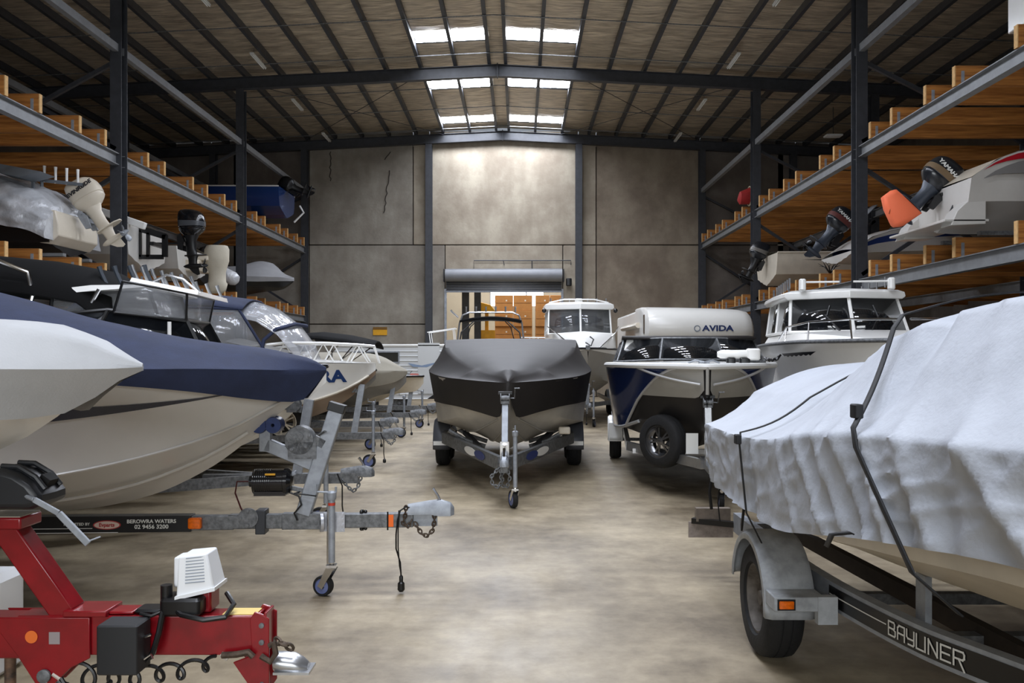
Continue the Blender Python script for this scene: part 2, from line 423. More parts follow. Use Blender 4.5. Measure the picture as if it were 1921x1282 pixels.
# fluorescent battens
lampw = M('white_batten_enamel', (205, 205, 200), .4)
k = 0
for sgn, nm in ((-1, 'left'), (1, 'right')):
    for y, pos in ((19.9, 'nearest the entrance'), (24.4, 'second from the entrance'), (28.7, 'third from the entrance'), (33.0, 'nearest the back wall')):
        x = RX + sgn * 6.8
        o = thing('batten_light', 'unlit white batten light %s on the %s roof slope' % (pos, nm), 'light', (x, y, roofz(x) - .36), 0, 'unlit batten lights under the roof')
        MB().rbox((0, 0, .03), (.12, 1.24, .05), .02).build('housing', lampw, o)
        for dx in (-.03, .03): MB().tube([(dx, -.6, -.012), (dx, .6, -.012)], .014, 8).build('tube', white, o)
        for dy in (-.4, .4): MB().tube([(0, dy, .05), (0, dy, .2)], .006, 6).build('hanger', galv, o)

# ---------------------------------------------------------------- racks
def rack(name, label, xf, xr, beams, ycols, sgn):
    o = thing(name, label, 'rack')
    for y in ycols:
        for x in (xf, xr):
            mb = MB(); mb.ibeam((x, y, 0), (x, y, roofz(x) - .62), .24, .28, .018, up=(0, 1, 0))
            mb.box((x, y, .01), (.4, .4, .02)); mb.build('upright', steel, o)
        # braces between front and rear uprights
        for z0, z1 in ((beams[1][1], 8.1), (beams[0][1], beams[1][0])):
            mb = MB(); mb.bar((xf, y + .1, z1 - .1), (xr, y + .1, z0 + .1), .08, .08); mb.bar((xf, y - .1, z0 + .1), (xr, y - .1, z1 - .1), .08, .08)
            mb.build('cross_brace', steel, o)
    for z0, z1 in beams:
        for x in (xf, xr):
            z = (z0 + z1) / 2
            for a, b in zip(ycols[:-1], ycols[1:]):
                mb = MB(); mb.ibeam((x, a + .12, z), (x, b - .12, z), .15, z1 - z0, .016); mb.build('shelf_beam', beamm, o)
    for x in (xf, xr):
        for a, b in zip(ycols[:-1], ycols[1:]):
            MB().bar((x, a + .12, 8.15), (x, b - .12, 8.15), .12, .16).build('tie_beam', beamm, o)
    return o
LY = [2.1, 10.1, 18.08, 26.03, 33.7]
rackL = rack('storage_rack', 'tall dark steel boat rack along the side wall with the blue hull', -8.5, -12.1, ((2.98, 3.22), (5.68, 5.93)), LY, -1)
rackR = rack('storage_rack', 'tall dark steel boat rack along the side holding the orange propeller bag', 7.2, 10.8, ((3.04, 3.28), (5.85, 6.08)), LY, 1)
offs = [(1.2, 2.1), (3.85, 4.85), (6.2, 7.2)]
def bearer(x0, x1, y, z, lab):
    o = thing('timber_bearer', lab, 'timber beam', (0, y, z), 0, 'timber bearers across the boat racks')
    xc = (x0 + x1) / 2
    MB().box((xc, 0, .165), (abs(x1 - x0) - .02, .09, .33)).build('timber', timber, o, bevel=.004)
    s = 1 if x0 > x1 else -1
    MB().box((x0, 0, .165), (.014, .088, .328)).build('cut_end', endgrain, o)
    mb = MB(); mb.box((x0 - s * .12, -.052, .11), (.05, .012, .26)); mb.box((x0 - s * .12, -.09, .008), (.08, .09, .016)); mb.build('bracket', galvl, o)
    return o
ordn = ['first', 'second', 'third', 'fourth', 'fifth', 'sixth', 'seventh', 'eighth', 'ninth', 'tenth', 'eleventh', 'twelfth', 'thirteenth', 'fourteenth', 'fifteenth', 'sixteenth', 'seventeenth', 'eighteenth', 'nineteenth', 'twentieth', 'twenty-first']
for side, xf, xr, zs in (('left', -8.4, -15.6, (3.22, 5.93)), ('right', 7.1, 14.3, (3.28, 6.08))):
    for lv, z in zip(('lower', 'upper'), zs):
        yy = sorted((y0 + d for y0 in LY[:-1] for pr in offs for d in pr), reverse=True)
        yy = [y for y in yy if y > 11]
        for i, y in enumerate(yy):
            bearer(xf, xr, y, z, 'orange timber bearer on the %s shelf of the %s rack, %s from the back wall' % (lv, side, ordn[i]))
# ---------------------------------------------------------------- boat kit (local frame: +x bow, +y port, z up; s runs aft from the bow)
def hull(parent, tab, mats, matf=None, n=40, flare=.06, lip=None, strake=True, name='hull'):
    s0, s1 = tab[0][0], tab[-1][0]; rows = []
    for i in range(n + 1):
        t = i / n; s = s0 + (s1 - s0) * (t ** 1.6 if s0 == 0 else t)
        hb, zs, hc, zc, zk = cr(tab, s)
        side = []
        for k in range(7):
            q = k / 6; y = hb + (hc - hb) * q - flare * math.sin(math.pi * q) * min(1, hb * 1.5); side.append((max(y, .004), zs + (zc - zs) * q))
        for k in range(1, 7):
            q = k / 6; y = hc * (1 - q)
            z = zc + (zk - zc) * q - (.018 * hc if (strake and k in (2, 4)) else 0)
            side.append((y if k < 6 else 0, z))
        rows.append([(-s, y, z) for y, z in side] + [(-s, -y, z) for y, z in side[-2::-1]])
    mb = MB(); mb.loft(rows, False, matf=(lambda i, j: matf(s0 + (s1 - s0) * ((i + .5) / n) ** (1.6 if s0 == 0 else 1), min(j, 23 - j))) if matf else None)
    k = len(rows[0]); base = n * k
    mb.f.append(tuple(base + j for j in range(k))); mb.m.append(0)
    return mb.build(name, mats, parent, sharp=24)
def gunwale_pts(tab, sd, n=26, dz=0, dy=0, s_from=None, s_to=None):
    a = tab[0][0] if s_from is None else s_from; b = tab[-1][0] if s_to is None else s_to
    out = []
    for i in range(n + 1):
        s = a + (b - a) * (i / n) ** 1.5; hb, zs = cr(tab, s)[:2]; out.append((-s, sd * (hb + dy), zs + dz))
    return out
def rubrail(parent, tab, mat, r=.025, s_to=None, name='rub_rail', dz=0):
    p = gunwale_pts(tab, 1, dz=dz, dy=.01, s_to=s_to); q = gunwale_pts(tab, -1, dz=dz, dy=.01, s_to=s_to)
    return MB().tube(p[::-1] + q, r, 8).build(name, mat, parent)
def deck(parent, tab, mat, s_to=None, camber=.08, n=24, name='deck'):
    a = tab[0][0]; b = tab[-1][0] if s_to is None else s_to; rows = []
    for i in range(n + 1):
        s = a + (b - a) * (i / n) ** 1.5; hb, zs = cr(tab, s)[:2]
        rows.append([(-s, hb * c, zs + .01 + camber * (1 - c * c) * min(1, hb)) for c in [1 - k / 5 for k in range(11)]])
    return MB().loft(rows, False).build(name, mat, parent, sharp=40)
def cover(parent, tab, mat, n=60, m=6, w=.012, ws=3., folds=0., fs=9., name='cover', sag=.0, ffn=None, mats=None, matf=None, cap=True):
    """tab rows: s, hb knuckle half beam, ze knuckle z, hh hem half beam, zh hem z, hs shoulder half width, zs shoulder z, zr ridge z"""
    s0, s1 = tab[0][0], tab[-1][0]; rows = []
    for i in range(n + 1):
        s = s0 + (s1 - s0) * (i / n) ** (1.4 if s0 == 0 else 1)
        hb, ze, hh, zh, hs, zsh, zr = cr(tab, s)
        half = []
        P = [(hh, zh), (hb, ze), (hs, zsh), (0, zr)]
        for a in range(3):
            for k in range(m):
                q = k / m; y = P[a][0] + (P[a + 1][0] - P[a][0]) * q; z = P[a][1] + (P[a + 1][1] - P[a][1]) * q
                if a == 2: z += (zr - zsh) * .35 * math.sin(math.pi * q) if zr > zsh else 0
                if a == 1: z -= sag * math.sin(math.pi * q)
                half.append((y, z, a + q))
        half.append((0, zr, 3))
        row = []
        for sd, seq in ((1, half), (-1, half[-2::-1])):
            for y, z, q in seq:
                v = Vector((s * ws, sd * y * ws, z * ws * 1.3))
                d = noise.noise(v) * w + noise.noise(v * 2.7) * w * .45
                if folds and q < 1.02: d += folds * (1 - .75 * q) * (abs(noise.noise(Vector((s * fs + .6 * noise.noise(Vector((s, z * 2, 5))), sd * 3, z * .8)))) * 2 - .5)
                e = min(1, hb * 3)
                if ffn: d += ffn(s, sd, q)
                row.append((-s, sd * (y + (d * e if q < 2.2 else d * .3)), z + d * (.12 + .6 * min(1, max(0, q - 1)))))
        rows.append(row)
    mb = MB(); mb.loft(rows, False, matf=(lambda i, j: matf(min(j, 6 * m - 1 - j) / m)) if matf else None)
    k = len(rows[0])
    if cap:
        mb.f.append(tuple(n * k + j for j in range(k))); mb.m.append(0)
        mb.f.append(tuple(range(k))); mb.m.append(0)
    return mb.build(name, mats or mat, parent, sharp=50)

def wheel(parent, c, r=.32, w=.19, ax=(0, 1, 0), rimm=None, side=1, spokes=0, name='wheel'):
    """tyre centred at c, outer face towards side*ax; the rim is its own sub-part"""
    ax = Vector(ax).normalized() * side
    t = MB(); h = w / 2; ri = r * .6
    t.lathe([(ri, -h * .8), (ri + .01, -h), (r - .035, -h), (r - .008, -h * .75), (r, -h * .3), (r - .006, -h * .28), (r - .006, -h * .22), (r, -h * .2), (r, h * .2), (r - .006, h * .22), (r - .006, h * .28), (r, h * .3), (r - .008, h * .75), (r - .035, h), (ri + .01, h), (ri, h * .8), (ri, -h * .8)], c, ax, 40)
    o = t.build(name, rubber, parent, sharp=45)
    q = MB(); q.lathe([(ri, -h * .8), (ri, h * .85), (ri - .012, h * .85), (ri - .03, h * .4), (ri - .05, h * .25)], c, ax, 40)
    u = ax.cross(Vector((0, 0, 1))).normalized() if abs(ax.z) < .9 else Vector((1, 0, 0)); v = ax.cross(u); C = Vector(c)
    if spokes:
        for k in range(spokes):
            a = 2 * math.pi * k / spokes; d = u * math.cos(a) + v * math.sin(a); e = u * math.cos(a + .18) + v * math.sin(a + .18); g = u * math.cos(a - .18) + v * math.sin(a - .18)
            q.bar(C + ax * h * .5 + d * .03, C + ax * h * .35 + e * (ri - .02), .022, .02, up=ax); q.bar(C + ax * h * .5 + d * .03, C + ax * h * .35 + g * (ri - .02), .022, .02, up=ax)
        q.lathe([(.05, h * .2), (.05, h * .58), (.03, h * .65), (0, h * .65)], c, ax, 20)
    else:
        q.lathe([(ri - .05, h * .25), (ri * .55, h * .3), (ri * .42, h * .1), (.06, h * .1), (.045, h * .5), (.04, h * .62), (0, h * .64)], c, ax, 32)
        for k in range(5):
            a = 2 * math.pi * k / 5; q.lathe([(.011, 0), (.011, .02), (0, .022)], C + ax * h * .1 + (u * math.cos(a) + v * math.sin(a)) * ri * .36, ax, 8)
    q.build('rim', rimm or galv, o, sharp=35)
    return o
def fender(parent, c, r=.37, w=.24, mat=None, a0=-10, a1=190, step=True, tandem=0):
    """arched mudguard across local y; arc in the x-z plane"""
    rows = []; n = 22
    for i in range(n + 1):
        a = R(a0 + (a1 - a0) * i / n); off = (tandem / 2 if i <= n / 2 else -tandem / 2)
        x = c[0] + off + r * math.cos(a); z = c[2] + r * math.sin(a)
        xi = c[0] + off + (r - .05) * math.cos(a); zi = c[2] + (r - .05) * math.sin(a)
        rows.append([(xi, c[1] - w / 2, zi), (x - .02 * math.cos(a), c[1] - w / 2, z - .02 * math.sin(a)), (x, c[1] - w / 2 + .03, z), (x, c[1] + w / 2 - .03, z), (x - .02 * math.cos(a), c[1] + w / 2, z - .02 * math.sin(a)), (xi, c[1] + w / 2, zi)])
    return MB().loft(rows, False).build('mudguard', mat or galvl, parent, sharp=40, solid=.008)
def coupling(parent, c, mat=None, handle=True):
    mb = MB(); x, y, z = c
    mb.loft([[(x - .26, y + a, z + b) for a, b in ((-.045, -.01), (.045, -.01), (.045, .04), (.02, .06), (-.02, .06), (-.045, .04))],
             [(x - .1, y + a, z + b) for a, b in ((-.04, -.01), (.04, -.01), (.04, .05), (.02, .085), (-.02, .085), (-.04, .05))],
             [(x - .03, y + a, z + b) for a, b in ((-.05, -.02), (.05, -.02), (.05, .05), (.025, .09), (-.025, .09), (-.05, .05))],
             [(x + .045, y + a, z + b) for a, b in ((-.045, -.02), (.045, -.02), (.045, .04), (.02, .07), (-.02, .07), (-.045, .04))],
             [(x + .07, y + a, z + b) for a, b in ((-.02, -.015), (.02, -.015), (.02, .02), (.01, .035), (-.01, .035), (-.02, .02))]], True, True)
    o = mb.build('coupling', mat or galvl, parent, sharp=40)
    if handle:
        MB().tube([(x - .03, y, z + .07), (x - .05, y, z + .12), (x - .085, y, z + .17)], [.014, .012, .015], 8).build('lever', chrome, o)
    return o
def chain(parent, pts, r=.008, link=.034, mat=None):
    P = [Vector(p) for p in pts]; mb = MB(); seg = []
    for a, b in zip(P[:-1], P[1:]):
        seg.append((a, b))
    tot = sum((b - a).length for a, b in seg); n = max(2, int(tot / (link * .78))); k = 0
    for i in range(n):
        d = tot * (i + .5) / n; acc = 0
        for a, b in seg:
            L = (b - a).length
            if acc + L >= d: break
            acc += L
        p = a + (b - a) * ((d - acc) / L); t = (b - a).normalized()
        s = t.cross(Vector((0, 1, 0))); s = s.normalized() if s.length > .1 else Vector((1, 0, 0))
        if i % 2: s = t.cross(s)
        ring = [p + t * link * .55 * math.cos(2 * math.pi * q / 10) + s * link * .34 * math.sin(2 * math.pi * q / 10) for q in range(10)]
        mb.tube(ring, r, 5, closed=True)
    return mb.build('chain', mat or galv, parent)
def jockey(parent, c, top=.95, wr=.1, mat=None, swivel=0, wm=None, up=False):
    """stand at c=(x,y); wheel on the floor"""
    x, y = c[0], c[1]; z0 = wr
    mb = MB(); mb.tube([(x, y, .24), (x, y, top)], .024, 14); mb.lathe([(.03, 0), (.034, .02), (.034, .05), (.02, .06), (0, .06)], (x, y, top - .02), (0, 0, 1), 16)
    mb.tube([(x + .03, y, top + .03), (x + .03, y, top + .07)], .008); mb.tube([(x - .0, y, top + .03), (x - .1, y, top + .035), (x - .1, y, top + .09)], .008, 6)
    st = mb.build('jockey_stand', mat or galvl, parent, sharp=35)
    mb = MB(); mb.tube([(x, y, .19), (x, y, .3)], .019, 10)
    ca, sa = math.cos(R(swivel)), math.sin(R(swivel)); px, py = -sa, ca
    tx, ty = ca * -.05, sa * -.05
    for q in (-.032, .032):
        mb.prism([(x + px * q, y + py * q, .22), (x + px * q + ca * .03, y + py * q + sa * .03, .2), (x + px * q + tx * 1.2, y + py * q + ty * 1.2, wr - .02), (x + px * q + tx * 1.9, y + py * q + ty * 1.9, wr), (x + px * q - ca * .02, y + py * q - sa * .02, .22)], (0, 0, 0), (px * .005, py * .005, 0))
    mb.box((x, y, .215), (.07, .07, .02)); mb.build('fork', chrome, st)
    cx, cy = x + tx * 1.3, y + ty * 1.3
    MB().lathe([(.02, -.025), (wr * .72, -.02), (wr * .72, -.026), (wr * .95, -.026), (wr, -.014), (wr, .014), (wr * .95, .026), (wr * .72, .026), (wr * .72, .02), (.02, .025)], (cx, cy, wr), (px, py, 0), 28, matf=lambda i, j: 0 if 2 <= i <= 6 else 1).build('castor_wheel', [rubber, wm or M('blue_grey_plastic', (108, 118, 160), .5)], st, sharp=40)
    return st
def winch(parent, c, r=.09, w=.1, mat=None, ax=(0, 1, 0)):
    ax = Vector(ax); C = Vector(c); mb = MB()
    for q in (-w / 2, w / 2): mb.lathe([(0, -.004), (r, -.004), (r, .004), (0, .004)], C + ax * q, ax, 24)
    mb.lathe([(r * .55, -w / 2), (r * .62, 0), (r * .55, w / 2)], C, ax, 20)
    mb.box(C + Vector((-r * .2, 0, -r * .8)), (r * 1.4, w, r * .5))
    mb.tube([C + ax * w * .6, C + ax * w * 1.1, C + ax * w * 1.15 + Vector((.1, 0, .12)), C + ax * w * 1.7 + Vector((.1, 0, .12))], .008, 6)
    return mb.build('winch', mat or galv, parent, sharp=35)
def ring_rail(parent, pts, r=.013, mat=None, posts=(), name='bow_rail'):
    mb = MB(); mb.tube(pts, r, 8)
    for a, b in posts: mb.tube([a, b], r * .85, 6)
    return mb.build(name, mat or chrome, parent)
def rods(parent, a, b, n, h=.2, r=.02, lean=(0, 0), mat=None):
    a = Vector(a); b = Vector(b)
    for k in range(n):
        p = a + (b - a) * (k / max(1, n - 1))
        MB().tube([p, p + Vector((lean[0], lean[1], h * .7)), p + Vector((lean[0] * 1.3, lean[1] * 1.3, h))], [r * .8, r * .8, r], 8).build('rod_holder', mat or alu, parent)

def outboard(parent, loc, tilt=0, sc=1., cm=None, lm=None, txt=None, tm=None, steer=0, brk=None, bag=None, stripe=None, decal_side=(1, -1), prop=True):
    """outboard motor on the transom; local +x points forward, tilting swings the leg aft and up"""
    o = empty('outboard_motor', parent, loc, (0, R(tilt), R(steer))); o.scale = (sc,) * 3
    cm = cm or black; lm = lm or cm
    prof = [(.02, .15, .10, -.27), (.06, .21, .135, -.27), (.12, .27, .17, -.28), (.17, .30, .19, -.29), (.20, .305, .195, -.29), (.205, .295, .187, -.29), (.225, .295, .187, -.29), (.235, .312, .2, -.29), (.36, .315, .2, -.29), (.48, .30, .19, -.28), (.56, .27, .165, -.265), (.61, .21, .125, -.25), (.635, .12, .07, -.24)]
    def se(a, b, cx, z, n=28):
        out = []
        for k in range(n):
            t = 2 * math.pi * k / n; c, s = math.cos(t), math.sin(t)
            out.append((cx + a * math.copysign(abs(c) ** .72, c) - (.03 * (z - .3) if c < 0 else 0), b * math.copysign(abs(s) ** .72, s), z + .10 * (cx - 0 + a * c + .29) * (1 if z > .25 else .3)))
        return out
    MB().loft([se(a, b, cx, z) for z, a, b, cx in prof], True, True, matf=(lambda i, j: 1 if stripe and 7 <= i <= 7 else 0)).build('cowling', [cm, stripe or cm], o, sharp=28)
    mb = MB()
    mb.loft([[(cx + a * math.cos(2 * math.pi * k / 20), b * math.sin(2 * math.pi * k / 20), z) for k in range(20)] for z, a, b, cx in ((.1, .2, .12, -.27), (0, .17, .1, -.26), (-.1, .13, .075, -.25), (-.3, .12, .055, -.25), (-.42, .125, .05, -.255), (-.45, .16, .055, -.27))], True, True)
    mid = mb.build('midsection', lm, o, sharp=35)
    mb = MB()
    plate = [(-.08, .02), (-.12, .09), (-.3, .11), (-.5, .10), (-.6, .04), (-.6, -.04), (-.5, -.10), (-.3, -.11), (-.12, -.09), (-.08, -.02)]
    mb.prism([(x, y, -.46) for x, y in plate], (0, 0, 0), (0, 0, .022))
    mb.loft([[(cx + a * math.cos(2 * math.pi * k / 16), b * math.sin(2 * math.pi * k / 16), z) for k in range(16)] for z, a, b, cx in ((-.44, .15, .05, -.27), (-.52, .11, .035, -.27), (-.62, .10, .035, -.265), (-.70, .11, .03, -.26))], True, True)
    mb.loft([[(x, r * math.cos(2 * math.pi * k / 14), -.70 + r * math.sin(2 * math.pi * k / 14)) for k in range(14)] for x, r in ((-.04, .008), (-.08, .035), (-.16, .056), (-.3, .06), (-.4, .052), (-.46, .045))], True, True)
    mb.prism([(-.16, -.006, -.74), (-.40, -.006, -.74), (-.42, -.006, -.9), (-.36, -.006, -.92), (-.26, -.006, -.86)], (0, 0, 0), (0, .012, 0))
    mb.build('gearcase', lm, o, sharp=35)
    if prop:
        mb = MB(); mb.loft([[(x, r * math.cos(2 * math.pi * k / 14), -.70 + r * math.sin(2 * math.pi * k / 14)) for k in range(14)] for x, r in ((-.46, .045), (-.58, .035), (-.62, .01))], True, True)
        for k in range(3):
            a = 2 * math.pi * k / 3
            for q in range(1):
                pts = []
                for t, wd in ((.03, .05), (.1, .11), (.16, .11), (.19, .05)):
                    pts.append((t, wd))
                rows = [[(-.52 + .5 * (j - 1.0) * wd * .7, t * math.cos(a + (j - 1) * wd * 3), -.70 + t * math.sin(a + (j - 1) * wd * 3)) for j in (0, 1, 2)] for t, wd in pts]
                mb.loft(rows, False)
        mb.build('propeller', brk or black, o, sharp=50, solid=.006)
    bk = MB()
    for y in (-.13, .13): bk.prism([(.02, y - .02, .02), (.02, y - .02, -.3), (-.08, y - .02, -.34), (-.13, y - .02, -.1), (-.06, y - .02, .08)], (0, 0, 0), (0, .04, 0))
    bk.box((-.05, 0, -.16), (.08, .24, .1)); bk.tube([(-.06, -.17, 0), (-.06, .17, 0)], .03, 10)
    bk.build('clamp_bracket', brk or lm, o)
    if bag:
        bm_ = MB(); out = [(-.067, -.46), (-.40, -.455), (-.72, -.46), (-.76, -.53), (-.79, -.70), (-.606, -.83), (-.30, -.955), (-.24, -.95), (-.16, -.86)]
        rings = []
        for y, g in ((-.13, .82), (-.09, .97), (0, 1.0), (.09, .97), (.13, .82)):
            rings.append([(-.34 + (x + .34) * g, y, -.7 + (z + .7) * g) for x, z in out])
        bm_.loft(rings, True, True).build('propeller_bag', bag, o, sharp=60)
    if txt:
        for sd in decal_side:
            text(txt, 'maker_lettering', .098, tm, o, (-.29, sd * .203, .40), (R(90), R(-4) * (1 if sd > 0 else -1), R(180) if sd > 0 else 0), .003, .004, 1.2, shear=.15)
    return o
# ================================================================ B: runabout under a navy cover, on the black and galvanised trailer
HB = 6.0
bp = (-1.40, 6.08, 0)
bB = thing('covered_runabout', 'white runabout with navy stripe under a navy blue canvas cover', 'boat', bp, HB)
tB = [(0, .01, 1.57, .005, 1.56, 1.55), (.1, .10, 1.57, .03, 1.48, 1.45), (.18, .19, 1.57, .05, 1.43, 1.38), (.35, .36, 1.575, .12, 1.33, 1.245), (.5, .5, 1.58, .22, 1.24, 1.11), (.8, .72, 1.585, .42, 1.12, .89), (1.2, .92, 1.59, .66, 1.02, .71), (1.6, 1.04, 1.60, .85, .96, .63), (2.2, 1.14, 1.60, .98, .92, .60), (3.5, 1.2, 1.6, 1.06, .9, .6), (6.3, 1.15, 1.58, 1.04, .9, .6)]
hull(bB, tB, [hullw, navyp], n=60, flare=.05)
# navy stripe tapering towards the bow, and the knuckle line, laid on the topsides
def side_pt(tab, s, q, sd, off, flare=.05):
    hb, zs, hc, zc, zk = cr(tab, s)
    y = hb + (hc - hb) * q - flare * math.sin(math.pi * q) * min(1, hb * 1.5)
    return (-s, sd * (max(y, .004) + off), zs + (zc - zs) * q)
def side_band(parent, tab, name, mat, f0, f1, s0, s1, sds=(-1, 1), off=.006, n=30, flare=.05):
    for sd in sds:
        rows = [[side_pt(tab, s0 + (s1 - s0) * i / n, f0(s0 + (s1 - s0) * i / n) + (f1(s0 + (s1 - s0) * i / n) - f0(s0 + (s1 - s0) * i / n)) * k / 3, sd, off, flare) for k in range(4)] for i in range(n + 1)]
        MB().loft(rows, False).build(name, mat, parent)
side_band(bB, tB, 'navy_stripe', navyp, lambda s: .385 - .03 * (s - .5), lambda s: .39 + .09 * (s - .5), .5, 2.6)
for q in (.36,):
    for sd in (-1, 1):
        MB().tube([side_pt(tB, .25 + 5.5 * i / 40, 1.0, sd, .004) for i in range(41)], .009, 6).build('spray_rail', hullw, bB)
        MB().tube([(-s, sd * (cr(tB, s)[2] * .55), cr(tB, s)[3] * .45 + cr(tB, s)[4] * .55 - .012) for s in [.5 + 5.3 * i / 40 for i in range(41)]], .010, 6).build('spray_rail', hullw, bB)
cB = [(-.02, .008, 1.585, .006, 1.57, .005, 1.60, 1.605), (.04, .06, 1.585, .04, 1.49, .035, 1.63, 1.64), (.1, .13, 1.588, .09, 1.395, .08, 1.65, 1.67), (.18, .22, 1.59, .15, 1.37, .13, 1.67, 1.69), (.4, .46, 1.60, .38, 1.40, .26, 1.69, 1.74), (.8, .75, 1.61, .70, 1.475, .42, 1.74, 1.79), (1.2, .95, 1.61, .92, 1.52, .5, 1.78, 1.86), (1.7, 1.09, 1.62, 1.06, 1.54, .6, 1.86, 1.98), (2.2, 1.17, 1.62, 1.15, 1.54, .7, 2.0, 2.12), (2.8, 1.22, 1.62, 1.18, 1.48, .8, 2.12, 2.25), (4, 1.24, 1.62, 1.2, 1.48, .8, 2.1, 2.2), (6.35, 1.18, 1.6, 1.14, 1.45, .7, 1.9, 1.95)]
cover(bB, cB, navy, n=90, w=.008, ws=2.2, folds=.004, fs=5)
# trailer: local frame with x=0 at the jockey wheel, forward towards the coupling
tx = (-1.41, 6.08, 0)
TB = thing('boat_trailer', 'long trailer with black lettered drawbar and blue keel rollers under the navy covered runabout', 'trailer', tx, 3)
mb = MB(); mb.box((-.98, 0, .51), (.46 + .28, .075, .1)); mb.box((.0, 0, .515), (1.3, .072, .1)); mb.build('drawbar', galv, TB, bevel=.006)
MB().box((-3.0, 0, .51), (4.2, .1, .115)).build('black_drawbar', black, TB, bevel=.004)
for zz in (.505, .475): MB().box((-2.15, -.0515, zz - .02), (1.15 if zz > .5 else 1.5, .003, .004)).build('pinstripe', white, TB)
whitep = M('white_lettering', (225, 225, 220), .5)
text('BEROWRA WATERS', 'drawbar_lettering', .036, whitep, TB, (-1.17, -.054, .530), (R(90), 0, 0), .001, .0008, 1.05)
text('02 9456 3200', 'drawbar_lettering', .040, whitep, TB, (-1.17, -.054, .492), (R(90), 0, 0), .001, .0008, 1.05)
text('MARKETED BY', 'drawbar_lettering', .026, whitep, TB, (-1.68, -.054, .515), (R(90), 0, 0), .001, .0006, 1.05)
ov = MB().prism([(-1.475 + .095 * math.cos(a), -.0525, .508 + .032 * math.sin(a)) for a in [2 * math.pi * k / 28 for k in range(28)]], (0, 0, 0), (0, .003, 0)).build('oval_badge', M('badge_red', (170, 50, 50), .5), TB)
MB().prism([(-1.475 + .086 * math.cos(a), -.0545, .508 + .026 * math.sin(a)) for a in [2 * math.pi * k / 28 for k in range(28)]], (0, 0, 0), (0, .003, 0)).build('badge_face', M('badge_cream', (216, 190, 176), .5), ov)
text('Evparts', 'badge_lettering', .036, M('badge_red', (170, 50, 50)), ov, (-1.475, -.0565, .508), (R(90), 0, 0), .001, .001, 1.0)
MB().rbox((-.87, -.055, .515), (.09, .05, .075), .012).build('marker_light', orange, TB)
mb = MB(); mb.lathe([(0, 0), (.07, 0), (.07, .012), (0, .012)], (-.5, -.06, .55), (0, -1, 0), 30)
for k in range(4): mb.lathe([(.009, .012), (.009, .022), (0, .022)], (-.5 + .05 * math.cos(k * 1.57), -.06, .55 + .05 * math.sin(k * 1.57)), (0, -1, 0), 8)
mb.build('swivel_plate', galv, TB); MB().box((-.42, 0, .515), (.07, .12, .17)).build('clamp_plate', M('dark_steel', (60, 62, 66), .5, .3, var=.2), TB, bevel=.006)
MB().box((-.11, 0, .515), (.33, .08, .112)).build('drawbar_sleeve', galv, TB, bevel=.004)
# winch post leaning forward with its arm, rollers and winch
pb = Vector((-.20, 0, .56)); pt = Vector((.04, 0, 1.32))
mb = MB(); mb.bar(pb, pt, .09, .105, up=(1, 0, 0)); wpst = mb.build('winch_post', galvl, TB, bevel=.008)
MB().bar(pt + Vector((-.012, 0, -.03)), pt + Vector((.006, 0, .03)), .1, .12, up=(1, 0, 0)).build('end_cap', black, wpst, bevel=.004)
ax_ = Vector((-.045, 0, .88)); ae = Vector((-.46, 0, 1.06))
mb = MB(); mb.bar(ax_, ae, .07, .09); mb.bar(ae + Vector((-.005, 0, -.05)), ae + Vector((-.005, 0, .14)), .07, .08, up=(1, 0, 0)); mb.bar((-.25, 0, .86), (-.34, 0, .82), .06, .03)
mb.build('winch_arm', galvl, wpst, bevel=.006)
blue = M('blue_poly_roller', (24, 52, 110), .35, 0, var=.3, scale=20)
for dx in (-.04, .06):
    MB().lathe([(.012, -.07), (.055, -.07), (.06, -.05), (.048, -.01), (.048, .01), (.06, .05), (.055, .07), (.012, .07)], (-.46 + dx, 0, 1.2), (0, 1, 0), 24).build('keel_roller', blue, wpst)
wi = MB()
wi.lathe([(0, -.05), (.10, -.05), (.105, -.04), (.105, .04), (.10, .05), (0, .05)], (-.22, 0, 1.09), (0, 1, 0), 30); wi.box((-.2, 0, 1.02), (.2, .1, .12))
wi.lathe([(0, .05), (.03, .05), (.03, .062), (0, .062)], (-.22, 0, 1.12), (0, -1, 0), 14)
for a, b in ((-.17, 1.05), (-.15, 1.13), (-.27, 1.03)): wi.lathe([(0, .05), (.012, .05), (.012, .062), (0, .062)], (a, 0, b), (0, -1, 0), 8)
wi.bar((-.12, -.03, 1.1), (-.05, -.03, 1.06), .03, .06); wi.tube([(-.08, -.06, 1.13), (-.03, -.12, 1.16), (-.02, -.14, 1.16)], .009, 6)
wi.build('winch', galv, wpst, sharp=35)
mb = MB(); mb.lathe([(0, -.15), (.04, -.15), (.04, -.125), (.075, -.12), (.085, -.11), (.085, .09), (.095, .095), (.095, .12), (.07, .145), (0, .15)], (-.42, -.02, .80), (1, 0, 0), 28)
for k in range(9): mb.lathe([(.088, 0), (.089, .004), (.088, .008)], (-.54 + k * .014, -.02, .80), (1, 0, 0), 28)
mb.box((-.42, -.02, .72), (.22, .12, .03)); mb.box((-.42, -.02, .745), (.16, .07, .05))
em = mb.build('electric_winch_motor', M('gloss_black', (16, 17, 20), .18, 0, coat=.4), TB, sharp=35)
MB().box((-.41, -.102, .86), (.07, .012, .012)).build('warning_label', yellow, em)
MB().bar((-.31, -.02, .76), (-.16, 0, .72), .03, .03).build('motor_bracket', galv, em)
MB().tube([(-.57, -.02, .80), (-.66, -.02, .80), (-.67, -.03, .72), (-.63, -.04, .62), (-.6, -.04, .56)], .006, 6).build('red_cable', M('dark_red_cable', (70, 20, 18), .5), TB)
MB().tube([(-.30, -.05, .73), (-.22, -.06, .70), (-.2, -.07, .64), (-.25, -.07, .58), (-.23, -.06, .53)], .007, 6).build('black_cable', black, TB)
